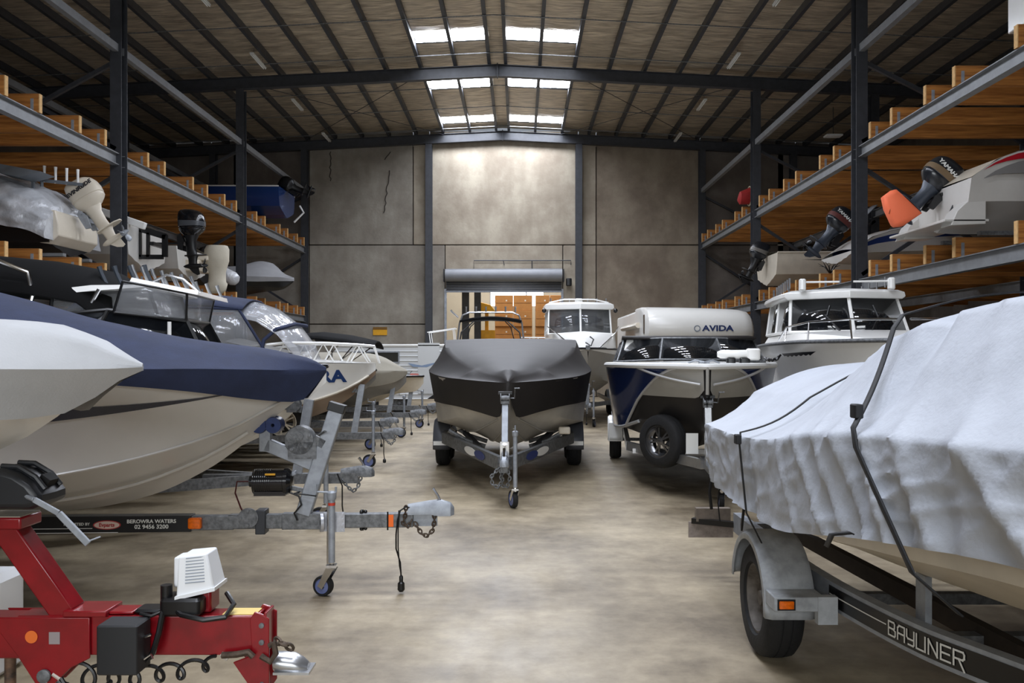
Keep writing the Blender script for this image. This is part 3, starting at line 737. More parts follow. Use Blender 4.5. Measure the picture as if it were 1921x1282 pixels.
MB().tube([(-.16, .06, .73), (-.25, -.06, .72), (-.10, -.065, .7), (-.12, .06, .7), (-.16, .06, .73)], .006, 6).build('cable_tie', black, TB)
# jockey wheel and its clamp
jk = jockey(TB, (.085, -.1), top=.70, wr=.072, swivel=-20)
mb = MB(); mb.tube([(.063, -.1, .23), (.063, -.1, .66)], .012, 10); mb.build('inner_tube', chrome, jk)
MB().lathe([(.026, 0), (.026, .02)], (.085, -.1, .64), (0, 0, 1), 16).build('red_band', M('red_band', (190, 60, 40), .5), jk)
mb = MB(); mb.box((.0, -.05, .515), (.1, .03, .13)); mb.box((.055, -.06, .515), (.09, .012, .14)); mb.lathe([(.02, -.02), (.065, -.02), (.065, 0), (.02, 0)], (-.05, -.075, .515), (1, .3, 0), 18)
for dz in (-.055, -.02, .02, .055): mb.lathe([(.008, 0), (.008, .014), (0, .014)], (.085, -.066, .515 + dz), (0, -1, 0), 8)
mb.xf(Matrix.Translation((.07, 0, 0))); mb.build('stand_clamp', M('zinc', (196, 198, 204), .35, .5, var=.25, scale=20), TB, sharp=35)
for x in (.29,):
    mb = MB()
    for z in (.575, .455):
        for k in range(3):
            a = k * 2.09; mb.ball((x + .018 * math.cos(a), 0 + .018 * math.sin(a), z), .014, 5)
    mb.tube([(x, 0, .44), (x, 0, .59)], .006, 6); mb.build('wing_nut', black, TB)
MB().tube([(.40, -.042, .45), (.40, -.042, .58)], .006, 6).build('cable_tie', black, TB)
MB().box((.49, -.039, .515), (.04, .004, .085)).build('orange_tape', M('orange_tape', (244, 110, 30), .6), TB)
cpl = coupling(TB, (.87, 0, .565), galvl); MB().box((.72, 0, .52), (.2, .03, .1)).build('coupling_plate', galvl, TB)
rusty = M('rusty_chain', (96, 82, 70), .6, .5, var=.5, scale=30)
chain(TB, [(.80, -.03, .56), (.80, -.035, .5), (.785, -.04, .44), (.75, -.045, .405), (.71, -.045, .42), (.68, -.045, .47), (.66, -.04, .50)], .006, .036, rusty)
chain(TB, [(.6, -.045, .62), (.595, -.045, .56), (.58, -.045, .50), (.61, -.05, .47), (.64, -.045, .52)], .006, .034, rusty)
cab = MB(); cab.tube([(.64, -.03, .60), (.60, -.05, .615), (.56, -.055, .59), (.54, -.055, .52), (.53, -.055, .42), (.53, -.055, .32), (.56, -.055, .22), (.565, -.055, .13)], .006, 6)
cab.tube([(.55, -.05, .59), (.545, -.06, .45), (.545, -.06, .33), (.555, -.06, .2), (.567, -.055, .13)], .005, 6)
cab.build('light_cable', black, TB)
MB().lathe([(.008, .0), (.014, -.01), (.014, -.045), (.024, -.055), (.026, -.1), (.016, -.115), (0, -.115)], (.566, -.055, .13), (0, 0, 1), 14).build('trailer_plug', black, TB)
for c in TB.children:
    if c.name.split('.')[0] in ('winch_post', 'electric_winch_motor', 'motor_bracket', 'red_cable', 'black_cable', 'cable_tie'): c.location.x = .07
# frame and wheels under the hull
for sd in (-1, 1):
    MB().bar((-2.2, sd * .05, .5), (-3.2, sd * .8, .5), .06, .1).build('frame_rail', galv, TB); MB().bar((-3.2, sd * .8, .5), (-6.6, sd * .8, .5), .06, .1).build('frame_rail', galv, TB)
    wheel(TB, (-4.9, sd * .98, .32), .32, .19, side=sd); fender(TB, (-4.9, sd * .98, .32), .38, .24)
for x in (-3.2, -4.9, -6.5): MB().bar((x, -.8, .48), (x, .8, .48), .06, .06).build('cross_member', galv, TB)
for x in (-2.0, -3.2): MB().bar((x, 0, .5), (x, 0, .58), .08, .04, up=(1, 0, 0)).build('keel_bracket', galv, TB)

# ================================================================ A: small boat under a pale grey cover
bA = thing('covered_dinghy', 'small white boat under a tight pale grey cover with a pointed bow', 'boat', (-1.62, 3.62, 0), 3)
tA = [(.09, .05, 1.60, .015, 1.595, 1.585), (.15, .08, 1.60, .02, 1.59, 1.575), (.26, .16, 1.60, .05, 1.54, 1.50), (.4, .34, 1.60, .18, 1.45, 1.385), (.8, .66, 1.61, .45, 1.34, 1.20), (1.3, .82, 1.62, .66, 1.22, 1.0), (2, .9, 1.62, .78, 1.1, .88), (4.5, .9, 1.62, .8, 1.1, .88)]
hull(bA, tA, white, n=36, flare=.03)
gc = M('pale_grey_cover', (182, 183, 184), .8, 0, var=.1, scale=3, bump=.1, bscale=100)
cA = [(-.02, .008, 1.645, .006, 1.63, .004, 1.655, 1.66), (.05, .09, 1.64, .012, 1.60, .05, 1.69, 1.70), (.16, .21, 1.64, .04, 1.52, .11, 1.755, 1.765), (.26, .32, 1.642, .12, 1.455, .17, 1.78, 1.80), (.36, .42, 1.645, .26, 1.445, .22, 1.80, 1.83), (.6, .58, 1.65, .53, 1.452, .28, 1.815, 1.85), (1.0, .76, 1.65, .72, 1.45, .3, 1.82, 1.87), (2, .92, 1.65, .88, 1.4, .3, 1.83, 1.9), (4.5, .92, 1.65, .88, 1.4, .3, 1.82, 1.88)]
cover(bA, cA, gc, n=50, w=.008, ws=4, folds=.012, fs=5)
# red trailer
TR = thing('red_trailer', 'glossy red boat trailer with a white brake box and coiled black cable', 'trailer', (-1.07, 3.6, 0), 0)
mb = MB(); mb.box((-.52, 0, .53), (1.0, .11, .165)); mb.box((-2.6, 0, .52), (3.2, .12, .17)); db = mb.build('drawbar', redp, TR, bevel=.006)
mb = MB()
mb.prism([(-.86, -.066, .44), (-.84, -.066, .605), (-1.22, -.066, .61), (-1.3, -.066, .44), (-1.05, -.066, .44)], (0, 0, 0), (0, .012, 0))
mb.prism([(-.78, -.07, .61), (-.78, -.07, .44), (-.86, -.07, .40), (-.95, -.07, .31), (-.99, -.07, .31), (-1.08, -.07, .45), (-1.2, -.07, .61)], (0, 0, 0), (0, .012, 0))
mb.prism([(-.78, .06, .61), (-.78, .06, .44), (-.86, .06, .40), (-.95, .06, .31), (-.99, .06, .31), (-1.08, .06, .45), (-1.2, .06, .61)], (0, 0, 0), (0, .012, 0))
mb.box((-.80, 0, .625), (.18, .15, .025)); mb.box((-.66, 0, .622), (.1, .1, .012)); mb.build('gusset_plate', redp, TR, bevel=.004)
for a in ((-.965, -.074, .37),):
    MB().lathe([(0, 0), (.028, 0), (.028, .01), (.014, .014), (0, .014)], a, (0, -1, 0), 16).build('bolt', galv, TR)
MB().lathe([(0, 0), (.026, 0), (.026, .002), (0, .002)], (-1.02, -.0715, .53), (0, -1, 0), 20).build('round_sticker', M('orange_sticker', (226, 110, 40), .5), TR)
MB().box((-.925, -.0715, .525), (.045, .002, .05)).build('square_sticker', M('silver_sticker', (150, 140, 140), .4), TR)
MB().box((-.10, 0, .6145), (.14, .09, .003)).build('yellow_plate', M('pale_yellow', (222, 196, 120), .5), TR)
# coupling end plates
mb = MB()
for y in (-.062, .05):
    mb.prism([(.0, y, .62), (-.03, y, .63), (-.05, y, .6), (-.04, y, .45), (-.12, y, .42), (-.03, y, .29), (.01, y, .28), (.03, y, .31), (.03, y, .6)], (0, 0, 0), (0, .012, 0))
mb.box((.012, 0, .54), (.012, .11, .17)); pl = mb.build('hitch_plate', redp, TR, bevel=.003)
for z in (.575, .505, .33): MB().lathe([(0, 0), (.011, 0), (.011, .008), (0, .009)], (.0, -.062, z), (0, -1, 0), 10).build('bolt', galv, pl)
mb = MB(); mb.loft([[(x, r * math.cos(2 * math.pi * k / 18), zc + r * .8 * math.sin(2 * math.pi * k / 18)) for k in range(18)] for x, r, zc in ((.04, .05, .405), (.07, .056, .40), (.12, .055, .395), (.155, .045, .385), (.18, .03, .375))], True, True)
mb.box((.12, 0, .372), (.15, .12, .01)); mb.build('coupling', alu, TR, sharp=40)
mb = MB(); mb.tube([(.0, -.07, .45), (.04, -.08, .43), (.06, -.07, .46), (.05, -.06, .5), (.03, -.055, .49)], .013, 8); mb.tube([(-.16, -.075, .455), (-.1, -.08, .46), (-.05, -.08, .47), (-.03, -.08, .45)], .014, 8); mb.build('shackle', rusty, TR)
chain(TR, [(.05, -.04, .51), (.07, -.05, .5), (.1, -.05, .49), (.12, -.04, .47)], .007, .035, rusty)
# brake actuator: black box, white housing, red base
MB().rbox((-.61, -.13, .515), (.165, .13, .20), .01).build('battery_box', M('matt_black_box', (30, 31, 33), .6), TR)
mb = MB(); mb.tube([(-.525, -.13, .55), (-.50, -.13, .56)], .006, 6); mb.tube([(-.53, -.13, .46), (-.5, -.13, .48), (-.495, -.13, .46)], .006, 6); mb.build('latch', chrome, TR)
MB().box((-.28, .03, .665), (.11, .11, .10)).build('brake_pump_base', M('speckled_red', (140, 18, 30), .3, var=.2), TR, bevel=.01)
wb = MB(); wb.hexa([(-.35, -.08, .69), (-.20, -.05, .72), (-.20, .09, .72), (-.35, .09, .69), (-.345, -.065, .86), (-.235, -.045, .87), (-.235, .08, .87), (-.345, .08, .86)])
wb.hexa([(-.385, -.02, .72), (-.34, -.02, .72), (-.34, .08, .72), (-.385, .08, .72), (-.385, -.015, .845), (-.34, -.015, .85), (-.34, .075, .85), (-.385, .075, .845)])
wh = wb.build('brake_actuator', M('white_plastic', (232, 234, 236), .4), TR, bevel=.008)
mb = MB(); mb.hexa([(-.352, -.088, .685), (-.198, -.056, .715), (-.198, .098, .715), (-.352, .098, .685), (-.352, -.088, .70), (-.198, -.056, .73), (-.198, .098, .73), (-.352, .098, .70)]); mb.build('housing_rim', MATS['white_plastic'], wh)
lbm = M('grey_print', (150, 158, 168), .6)
mb = MB()
for k in range(9):
    z = .75 + k * .0125; t = (z - .69) / .17
    y0 = -.0815 + .0155 * t; xx0 = -.325 + .004 * k * .1; ye = y0 + .02
    mb.hexa([(-.315, y0 + .0075 - .003, z), (-.235 - .012 * t, y0 + .022 - .003, z + .004), (-.235 - .012 * t, y0 + .026, z + .004), (-.315, y0 + .012, z), (-.315, y0 + .0075 - .003, z + .004), (-.235 - .012 * t, y0 + .022 - .003, z + .008), (-.235 - .012 * t, y0 + .026, z + .008), (-.315, y0 + .012, z + .004)])
mb.build('instruction_print', lbm, wh)
mb = MB(); mb.rbox((-.33, -.03, .655), (.17, .13, .075), .02); mb.tube([(-.40, -.05, .66), (-.40, -.05, .74)], .024, 12); mb.rbox((-.47, .0, .625), (.14, .1, .02), .02); mb.build('pump_body', black, TR)
mb = MB(); mb.tube([(-.38, -.06, .66), (-.32, -.10, .63), (-.22, -.12, .615), (-.14, -.10, .62), (-.13, -.02, .65), (-.18, .04, .68)], .011, 8)
mb.tube([(-.40, -.08, .65), (-.41, -.10, .56), (-.43, -.11, .48), (-.47, -.10, .43), (-.55, -.08, .43)], .012, 8); mb.tube([(-.40, -.06, .64), (-.45, -.08, .62), (-.5, -.07, .625)], .008, 8)
mb.build('hydraulic_hose', black, TR)
mb = MB(); P = []
for k in range(140):
    t = k / 139; a = t * 2 * math.pi * 6.5
    g = 1 - .45 * t; P.append((-.88 + .62 * t - .052 * g * math.sin(a), -.06 + .012 * math.cos(a * .5), .375 + .045 * t - .05 * g * math.cos(a) - .03 * math.sin(math.pi * t)))
mb.tube(P, .008, 6); mb.tube([(-.93, -.06, .40), (-.89, -.06, .33), (-.83, -.05, .30), (-.75, -.05, .30), (-.7, -.05, .34)], .009, 6)
mb.tube([(-.93, -.06, .35), (-.86, -.06, .31), (-.84, -.05, .22), (-.80, -.04, .13)], .009, 6); mb.build('coiled_cable', black, TR)
for a in ((-.9, -.06, .34), (-.865, -.06, .375), (-.17, -.06, .455)): MB().tube([a, (a[0] + .03, a[1], a[2] - .02)], .013, 8).build('connector', M('pale_connector', (190, 180, 170), .5), TR)
# leaning post, seat plate, black winch, crank
MB().bar((-.83, 0, .61), (-1.09, 0, .98), .1, .10, up=(1, 0, 0)).build('winch_post', redp, TR, bevel=.006)
MB().box((-1.12, 0, 1.0), (.26, .16, .05)).build('winch_plate', redp, TR, bevel=.008)
MB().box((-1.12, 0, 1.027), (.25, .15, .004)).build('worn_top', M('worn_primer', (170, 160, 145), .7, var=.3, scale=15), TR)
mb = MB(); pr = [(-1.34, 1.06), (-1.34, 1.21), (-1.26, 1.235), (-1.19, 1.215), (-1.12, 1.17), (-1.08, 1.12), (-1.08, 1.08), (-1.12, 1.06)]
rings = []
for y, g in ((-.115, .8), (-.09, .96), (0, 1), (.09, .96), (.115, .8)): rings.append([(-1.21 + (x + 1.21) * g, y, 1.14 + (z - 1.14) * g) for x, z in pr])
mb.loft(rings, True, True); mb.xf(Matrix.Translation((.19, 0, 0))); ww = mb.build('black_winch', M('satin_black', (34, 36, 40), .4, var=.15), TR, sharp=30, bevel=.012)
mb = MB()
for y in (-.06, .06): MB().tube([(-1.08, y, 1.235), (-1.01, y, 1.232), (-.94, y, 1.19), (-.90, y, 1.14)], .012, 8).build('winch_rib', MATS['satin_black'], ww)
MB().box((-.925, -.0, 1.165), (.045, .07, .05), rot=Matrix.Rotation(R(35), 3, 'Y')).build('winch_slot', M('slot_black', (6, 6, 6), .8), ww)
mb = MB(); mb.bar((-.9, -.14, 1.11), (-.80, -.14, 1.055), .012, .022); mb.bar((-.80, -.14, 1.055), (-.68, -.14, .93), .014, .026); mb.tube([(-.96, -.1, 1.12), (-.9, -.14, 1.11)], .01, 6); mb.tube([(-.685, -.14, .94), (-.64, -.12, .955)], .004, 6); mb.build('crank_handle', galvl, TR, bevel=.002)
for sd in (-1, 1):
    MB().bar((-1.6, sd * .05, .5), (-2.4, sd * .75, .5), .06, .1).build('frame_rail', redp, TR); MB().bar((-2.4, sd * .75, .5), (-5.4, sd * .75, .5), .06, .1).build('frame_rail', redp, TR)
    wheel(TR, (-3.9, sd * .9, .3), .3, .18, side=sd)
MB().bar((-3.9, -.85, .3), (-3.9, .85, .3), .06, .06).build('axle', galv, TR)
for x in (-2.2, -4.2): MB().bar((x, 0, .5), (x, 0, .89), .08, .08, up=(1, 0, 0)).build('keel_support', redp, TR)
# rusty prop stand under the tongue and white tub behind it
mb = MB(); mb.tube([(-1.08, 0, .0), (-1.08, 0, .435)], .022, 12); mb.box((-1.08, 0, .012), (.14, .14, .02)); mb.build('prop_stand', M('rusty_steel', (120, 92, 72), .7, .2, col2=(60, 50, 44), scale=20), TR)
tub = MB().rbox((0, 0, .27), (.3, .3, .54), .06).build('drum', MATS['white_plastic']); tag(tub, 'tall white plastic drum standing behind the leaning red winch post', 'drum'); tub.location = (-2.86, 4.55, 0)
for c in TR.children:
    if c.name.split('.')[0] in ('gusset_plate', 'bolt', 'round_sticker', 'square_sticker', 'battery_box', 'latch', 'coiled_cable'): c.location.x = .07
# ================================================================ N: grey covered cuddy boat with its lettered trailer
XN = 2.42; YN = .6
bN = thing('covered_cuddy_boat', 'large cuddy boat under a draped silver grey cover with black straps', 'boat', (XN, YN, 0), -90)
tN = [(0, .03, 1.5, .02, 1.4, 1.3), (.5, .7, 1.5, .45, 1.2, .95), (1.0, 1.0, 1.48, .9, 1.15, .72), (1.6, 1.14, 1.45, 1.13, 1.10, .62), (2.4, 1.17, 1.4, 1.14, 1.0, .58), (3.7, 1.15, 1.22, 1.10, .86, .56), (5.4, 1.08, 1.15, 1.03, .84, .56)]
hull(bN, tN, [cream], n=50, flare=.0)
silver = M('silver_grey_cover', (182, 187, 196), .62, 0, var=.10, scale=3, bump=.12, bscale=60)
# rows: s, hb, ze, hh, zh, hs, zsh, zr
cN = [(0, .06, 1.55, .04, 1.35, .03, 1.6, 1.62), (.5, .8, 1.52, .72, 1.22, .5, 1.75, 1.82), (1.0, 1.1, 1.50, 1.04, 1.19, .8, 1.86, 1.95), (1.6, 1.21, 1.46, 1.18, 1.16, .93, 1.87, 1.97), (2.0, 1.24, 1.44, 1.21, 1.11, .93, 1.86, 1.96), (2.4, 1.25, 1.42, 1.22, 1.05, .92, 1.83, 1.94), (2.9, 1.25, 1.37, 1.22, .96, .90, 1.75, 1.93), (3.4, 1.24, 1.30, 1.21, .88, .86, 1.60, 1.82), (3.9, 1.23, 1.26, 1.19, .86, .82, 1.48, 1.70), (4.6, 1.2, 1.24, 1.16, .85, .80, 1.46, 1.66), (5.1, 1.16, 1.23, 1.12, .85, .78, 1.45, 1.64), (5.4, 1.10, 1.2, 1.06, .84, .76, 1.43, 1.62), (5.56, 1.02, 1.1, .99, .80, .74, 1.38, 1.58)]
def nf(s, sd, q):
    a = 0
    # long diagonal draping folds over the cabin, dying out near straps
    for k, (c, wd, am, sl) in enumerate(((1.3, .16, .05, .35), (1.75, .13, .05, .30), (2.1, .10, .035, .22), (2.35, .09, .035, .2), (2.62, .07, .03, .25), (2.85, .07, .025, .3), (3.1, .08, .03, .35), (3.35, .06, .02, .25), (4.3, .06, .02, .05), (4.75, .06, .022, -.05), (4.95, .05, .02, -.1), (5.15, .05, .022, -.1), (5.35, .05, .02, -.1), (3.75, .07, .02, .1), (1.0, .12, .04, .4))):
        x = s - (c - sl * (1.2 - q)); a += (1.1 if q < 1 else max(.3, 1.1 - 2.4 * (q - 1))) * am * math.exp(-abs(x / (wd * .5)) ** 1.6) * (1 - .35 * q if q < 1 else max(0, .65 - .3 * (q - 1)))
    for c in (2.4, 3.9): a -= .03 * math.exp(-((s - c) / .09) ** 2)
    ee = 1 if q < 1 else .3; r = noise.noise(Vector((s * 7, q * 2.5 + sd, 3))); a += ee * .010 * (1 - abs(r)) ** 5; r = noise.noise(Vector((s * 3.5 + q, q * 3 + sd, 7))); a += ee * .012 * (1 - abs(r)) ** 6
    return a
cover(bN, cN, silver, n=260, m=24, w=.006, ws=2.0, folds=.014, fs=4.0, sag=.03, ffn=nf)
strapm = M('black_webbing', (20, 20, 22), .7)
def strap(parent, tab, s, name, z_end=None, wd=.035, off=.03, one=True, lean=0, nfn=None):
    hb, ze, hh, zh, hs, zsh, zr = cr(tab, s); P = []
    segs = [(hh, zh), (hb, ze), (hs, zsh), (0, zr)]
    for a in range(3):
        for k in range(10):
            q = k / 10; y = segs[a][0] + (segs[a + 1][0] - segs[a][0]) * q; z = segs[a][1] + (segs[a + 1][1] - segs[a][1]) * q
            if a == 1: z -= .04 * math.sin(math.pi * q)
            if a == 2: z += (zr - zsh) * .35 * math.sin(math.pi * q)
            P.append((y + off * (1 if a < 2 else 0) * (1 - .3 * a), z + (off if a else 0) * .9, a + q))
    P.append((0, zr + off, 3))
    full = [(s + lean * (1.2 - q), -y, z) for y, z, q in P] + [(s + lean * (1.2 - q), y, z) for y, z, q in P[-2::-1]]
    if z_end is not None:
        y0 = full[0][1]; full = [(s + lean * 1.5, y0 + .08, z_end)] + full + [(s + lean * 1.5, -y0 - .08, z_end)]
    mb = MB(); rings = []
    for (ss, y, z) in full: rings.append([(-ss - wd / 2, y, z), (-ss + wd / 2, y, z)])
    mb.loft(rings, False); return mb.build(name, strapm, parent, solid=.006)
s1 = strap(bN, cN, 3.92, 'tie_down_strap', .70, .022); s2 = strap(bN, cN, 2.42, 'tie_down_strap', .96, .036, lean=-.40)
for p, s, st in ((Vector((-3.92, -1.265, 1.25)), 0, s1), (Vector((-2.40, -1.235, 1.50)), 0, s2)):
    MB().rbox(p, (.055, .03, .05), .006).build('strap_buckle', strapm, st)
MB().loft([[(-2.33, -1.27, 1.08), (-2.37, -1.27, 1.08)], [(-2.25, -1.31, 1.10), (-2.29, -1.31, 1.10)], [(-2.36, -1.33, 1.07), (-2.40, -1.33, 1.07)], [(-2.44, -1.32, 1.01), (-2.48, -1.32, 1.01)]], False).build('strap_tail', strapm, s2, solid=.005)
for (s, y, z0, z1) in ((5.35, -1.08, .86, .62), (5.1, -1.08, .84, .58)):
    MB().tube([(-s, y, z0), (-s + .02, y - .02, (z0 + z1) / 2), (-s - .01, y, z1)], .012 if s > 5.2 else .005, 6).build('hanging_strap', strapm, bN)
MB().bar((-4.75, -1.0, .86), (-5.05, -.95, .55), .05, .012, up=(1, 0, 1)).build('ratchet_strap', strapm, bN)
drive = empty('stern_drive', bN, (-5.5, 0, .75), (0, 0, 0))
MB().rbox((-.1, 0, .05), (.35, .3, .4), .06).build('drive_housing', black, drive, bevel=.01); MB().loft([[(x, .05 * math.cos(a), -.2 + r * math.sin(a)) for a in [2 * math.pi * k / 12 for k in range(12)]] for x, r in ((.05, .04), (-.1, .1), (-.3, .08), (-.4, .03))], True, True).build('drive_leg', black, drive)

TN = thing('galvanised_trailer', 'galvanised trailer with curved black lettered rails and weathered mudguard under the silver grey cover', 'trailer', (XN, YN, 0), -90)
railp = [(.95, 0), (1.6, .06), (2.3, .34), (2.75, .52), (3.1, .65), (3.5, .73), (3.9, .78), (4.3, .80), (5.0, .80), (5.75, .80)]
def railf(s):
    for a, b in zip(railp[:-1], railp[1:]):
        if a[0] <= s <= b[0]: return cr([(x, y) for x, y in railp], s)[0]
    return railp[0][1] if s < .95 else .8
for sd in (-1, 1):
    P = [Vector((-s, sd * railf(s), .45)) for s in [1.0 + 4.75 * i / 60 for i in range(61)]]
    rings = []
    for p in P:
        i = P.index(p); t = (P[min(i + 1, 60)] - P[max(i - 1, 0)]).normalized(); nn = Vector((-t.y, t.x, 0)) * .03
        rings.append([p - nn + Vector((0, 0, -.07)), p + nn + Vector((0, 0, -.07)), p + nn + Vector((0, 0, .07)), p - nn + Vector((0, 0, .07))])
    rl = MB().loft(rings, True, True).build('frame_rail', galvl, TN)
    if sd < 0:
        def band(s0, s1, z0, z1, off, mat, nm, n=40):
            rows = []
            for i in range(n + 1):
                s = s0 + (s1 - s0) * i / n; e = .01
                t = Vector((-2 * e, -(railf(s + e) - railf(s - e)), 0)).normalized(); nn = Vector((t.y, -t.x, 0))
                if nn.y > 0: nn = -nn
                p = Vector((-s, -railf(s), 0)) + nn * (.03 + off)
                rows.append([p + Vector((0, 0, .45 + z0)), p + Vector((0, 0, .45 + z1))])
            return MB().loft(rows, False).build(nm, mat, rl)
        band(1.4, 3.85, -.05, .05, .002, black, 'black_decal')
        band(3.33, 3.84, .004, .010, .004, whitep, 'pinstripe'); band(1.4, 2.62, .004, .010, .004, whitep, 'pinstripe')
        def lfn(x, y, z):
            s = 2.95 - x; e = .01
            t = Vector((-2 * e, -(railf(s + e) - railf(s - e)), 0)).normalized(); nn = Vector((t.y, -t.x, 0))
            if nn.y > 0: nn = -nn
            p = Vector((-s, -railf(s), .45 + y)) + nn * (.035 + z * .5); return p
        # letters drawn as strokes so they keep their stencil look
        LET = {'B': [[(0, 0), (0, 1), (.75, 1), (.85, .9), (.85, .62), (.7, .5), (.95, .4), (.95, .1), (.85, 0), (0, 0)], [(.0, .52), (.7, .52)]],
               'A': [[(0, 0), (0, .8), (.2, 1), (.9, 1), (.9, 0)], [(0, .45), (.9, .45)]],
               'Y': [[(0, 1), (0, .5), (.15, .4), (.9, .4)], [(.9, 1), (.9, .1), (.8, 0), (.2, 0)]],
               'L': [[(0, 1), (0, 0), (.8, 0)]], 'I': [[(0, 1), (0, 0)]],
               'N': [[(0, 0), (0, 1), (.9, 0), (.9, 1)]], 'E': [[(.9, 1), (0, 1), (0, 0), (.9, 0)], [(0, .5), (.8, .5)]],
               'R': [[(0, 0), (0, 1), (.85, 1), (.95, .85), (.95, .6), (.8, .48), (.1, .48)], [(.45, .48), (.95, -.25)]]}
        x = -.36; mb = MB(); wds = dict(B=.064, A=.060, Y=.060, L=.050, I=.018, N=.062, E=.060, R=.066)
        for ch in 'BAYLINER':
            for st in LET[ch]:
                for (a, b), (c, d) in zip(st[:-1], st[1:]):
                    m_ = 3; q0 = Vector((a * .05, b * .062 - .031)); q1 = Vector((c * .05, d * .062 - .031)); dr = (q1 - q0).normalized(); pn = Vector((-dr.y, dr.x)) * .0042; q0 -= dr * .004; q1 += dr * .004
                    rows = []
                    for k in range(m_ + 1):
                        q = q0 + (q1 - q0) * k / m_
                        rows.append([lfn(x + q.x - pn.x, q.y - pn.y, .002), lfn(x + q.x + pn.x, q.y + pn.y, .002)])
                    mb.loft(rows, False)
            x += wds[ch]
        mb.build('rail_lettering', whitep, rl)
for s in (1.0, 3.2, 5.7): MB().bar((-s, -railf(s), .42), (-s, railf(s), .42), .07, .07).build('cross_member', galv, TN)
MB().bar((-4.23, -.98, .32), (-4.23, .98, .32), .06, .06).build('axle', galv, TN)
rusted = M('rusty_wheel', (110, 104, 98), .6, .2, col2=(64, 58, 52), scale=9)
for sd in (-1, 1):
    wheel(TN, (-4.23, sd * 1.0, .32), .32, .2, side=sd, rimm=rusted)
    f = fender(TN, (-4.23, sd * 1.0, .325), .375, .26, mat=M('weathered_galvanised', (176, 180, 184), .6, .15, var=.35, scale=9), a0=-2, a1=172)
    MB().box((-3.80, sd * 1.0, .43), (.16, .26, .075)).build('mudguard_step', MATS['weathered_galvanised'], TN, bevel=.006)
    MB().box((-3.74, sd * .86, .40), (.05, .1, .14)).build('step_bracket', MATS['weathered_galvanised'], TN)
    ml = MB().rbox((-3.716, sd * 1.07, .43), (.02, .075, .04), .006).build('marker_light', orange, TN); MB().box((-3.719, sd * 1.07, .43), (.012, .09, .055)).build('light_bezel', black, ml)
    MB().bar((-5.4, sd * .5, .45), (-2.2, sd * .28, .45), .05, .09).build('bunk_rail', M('old_bunk_timber', (54, 44, 36), .8, var=.4, scale=12), TN)
    MB().bar((-3.2, sd * .62, .42), (-3.2, sd * .62, .72), .03, .09, up=(1, 0, 0)).build('bunk_bracket', galvl, TN)
    MB().bar((-2.35, sd * .42, .40), (-2.35, sd * .42, .66), .03, .09, up=(1, 0, 0)).build('bunk_bracket', galvl, TN)
mb = MB(); mb.box((-5.9, -.95, .48), (.06, .26, .1)); mb.build('tail_light', M('dull_lamp', (120, 108, 96), .5, var=.3, scale=20), TN)
MB().box((-5.92, -.96, .36), (.012, .34, .12)).build('number_plate', M('faded_plate', (150, 138, 130), .6, var=.3, scale=30), TN)
MB().bar((-5.75, -.8, .43), (-5.92, -1.1, .43), .05, .04).build('light_bar', black, TN)
coupling(TN, (-.1, 0, .48)); MB().box((-.62, 0, .45), (.8, .08, .1)).build('drawbar', galvl, TN)
jockey(TN, (-.5, .1), top=.8)
MB().bar((-.6, 0, .5), (-.45, 0, 1.2), .08, .08, up=(1, 0, 0)).build('winch_post', galvl, TN)

# ================================================================ H: black covered boat in the aisle
XH = -.14; YH = 10.2
bH = thing('covered_fishing_boat', 'plate aluminium boat under a fitted black canvas cover in the middle of the aisle', 'boat', (XH, YH, 0), -90)
tH = [(0, .03, 1.33, .02, 1.2, 1.0), (.4, .42, 1.35, .16, 1.08, .72), (.8, .72, 1.37, .42, .98, .55), (1.3, .96, 1.4, .74, .84, .43), (2.0, 1.12, 1.44, 1.0, .75, .42), (2.8, 1.18, 1.46, 1.10, .69, .42), (5.8, 1.18, 1.45, 1.10, .68, .42)]
alh = M('bare_plate_aluminium', (204, 200, 192), .45, .25, var=.18, scale=2)
hull(bH, tH, [alh], n=44, flare=.0)
for q in (.45,):
    for sd in (-1, 1):
        for fr in (.62, .3): MB().tube([(-s, sd * cr(tH, s)[2] * fr, cr(tH, s)[3] * fr + cr(tH, s)[4] * (1 - fr) - .02) for s in [.5 + 2.6 * i / 24 for i in range(25)]], .012, 6).build('spray_rail', alh, bH)
blk = M('black_canvas', (36, 32, 30), .62, 0, var=.2, scale=2.5, bump=.1, bscale=90)
cH = [(-.02, .02, 1.36, .02, 1.22, .012, 1.375, 1.38), (.15, .2, 1.365, .12, .93, .08, 1.42, 1.45), (.5, .52, 1.38, .40, .98, .3, 1.46, 1.52), (1.0, .84, 1.40, .70, 1.02, .52, 1.53, 1.62), (1.6, 1.06, 1.43, .97, 1.03, .74, 1.63, 1.72), (2.4, 1.20, 1.47, 1.12, 1.01, .94, 1.76, 1.82), (3.1, 1.23, 1.50, 1.15, 1.0, 1.02, 1.86, 1.90), (3.6, 1.24, 1.50, 1.17, .96, 1.04, 1.93, 1.955), (4.2, 1.24, 1.5, 1.17, .96, 1.03, 1.90, 1.93), (5.9, 1.22, 1.48, 1.17, .96, .95, 1.75, 1.8)]
def hf(s, sd, q):
    return 0
cvh = cover(bH, cH, blk, n=90, m=14, w=.006, ws=1.6, sag=.02)
for v in cvh.data.vertices:
    if v.co.z > 1.3:
        for y, s in ((0, .28), (-.5, .72), (.5, .72)): v.co.z += .04 * math.exp(-((v.co.x + s) ** 2 + (v.co.y - y) ** 2) / .006)

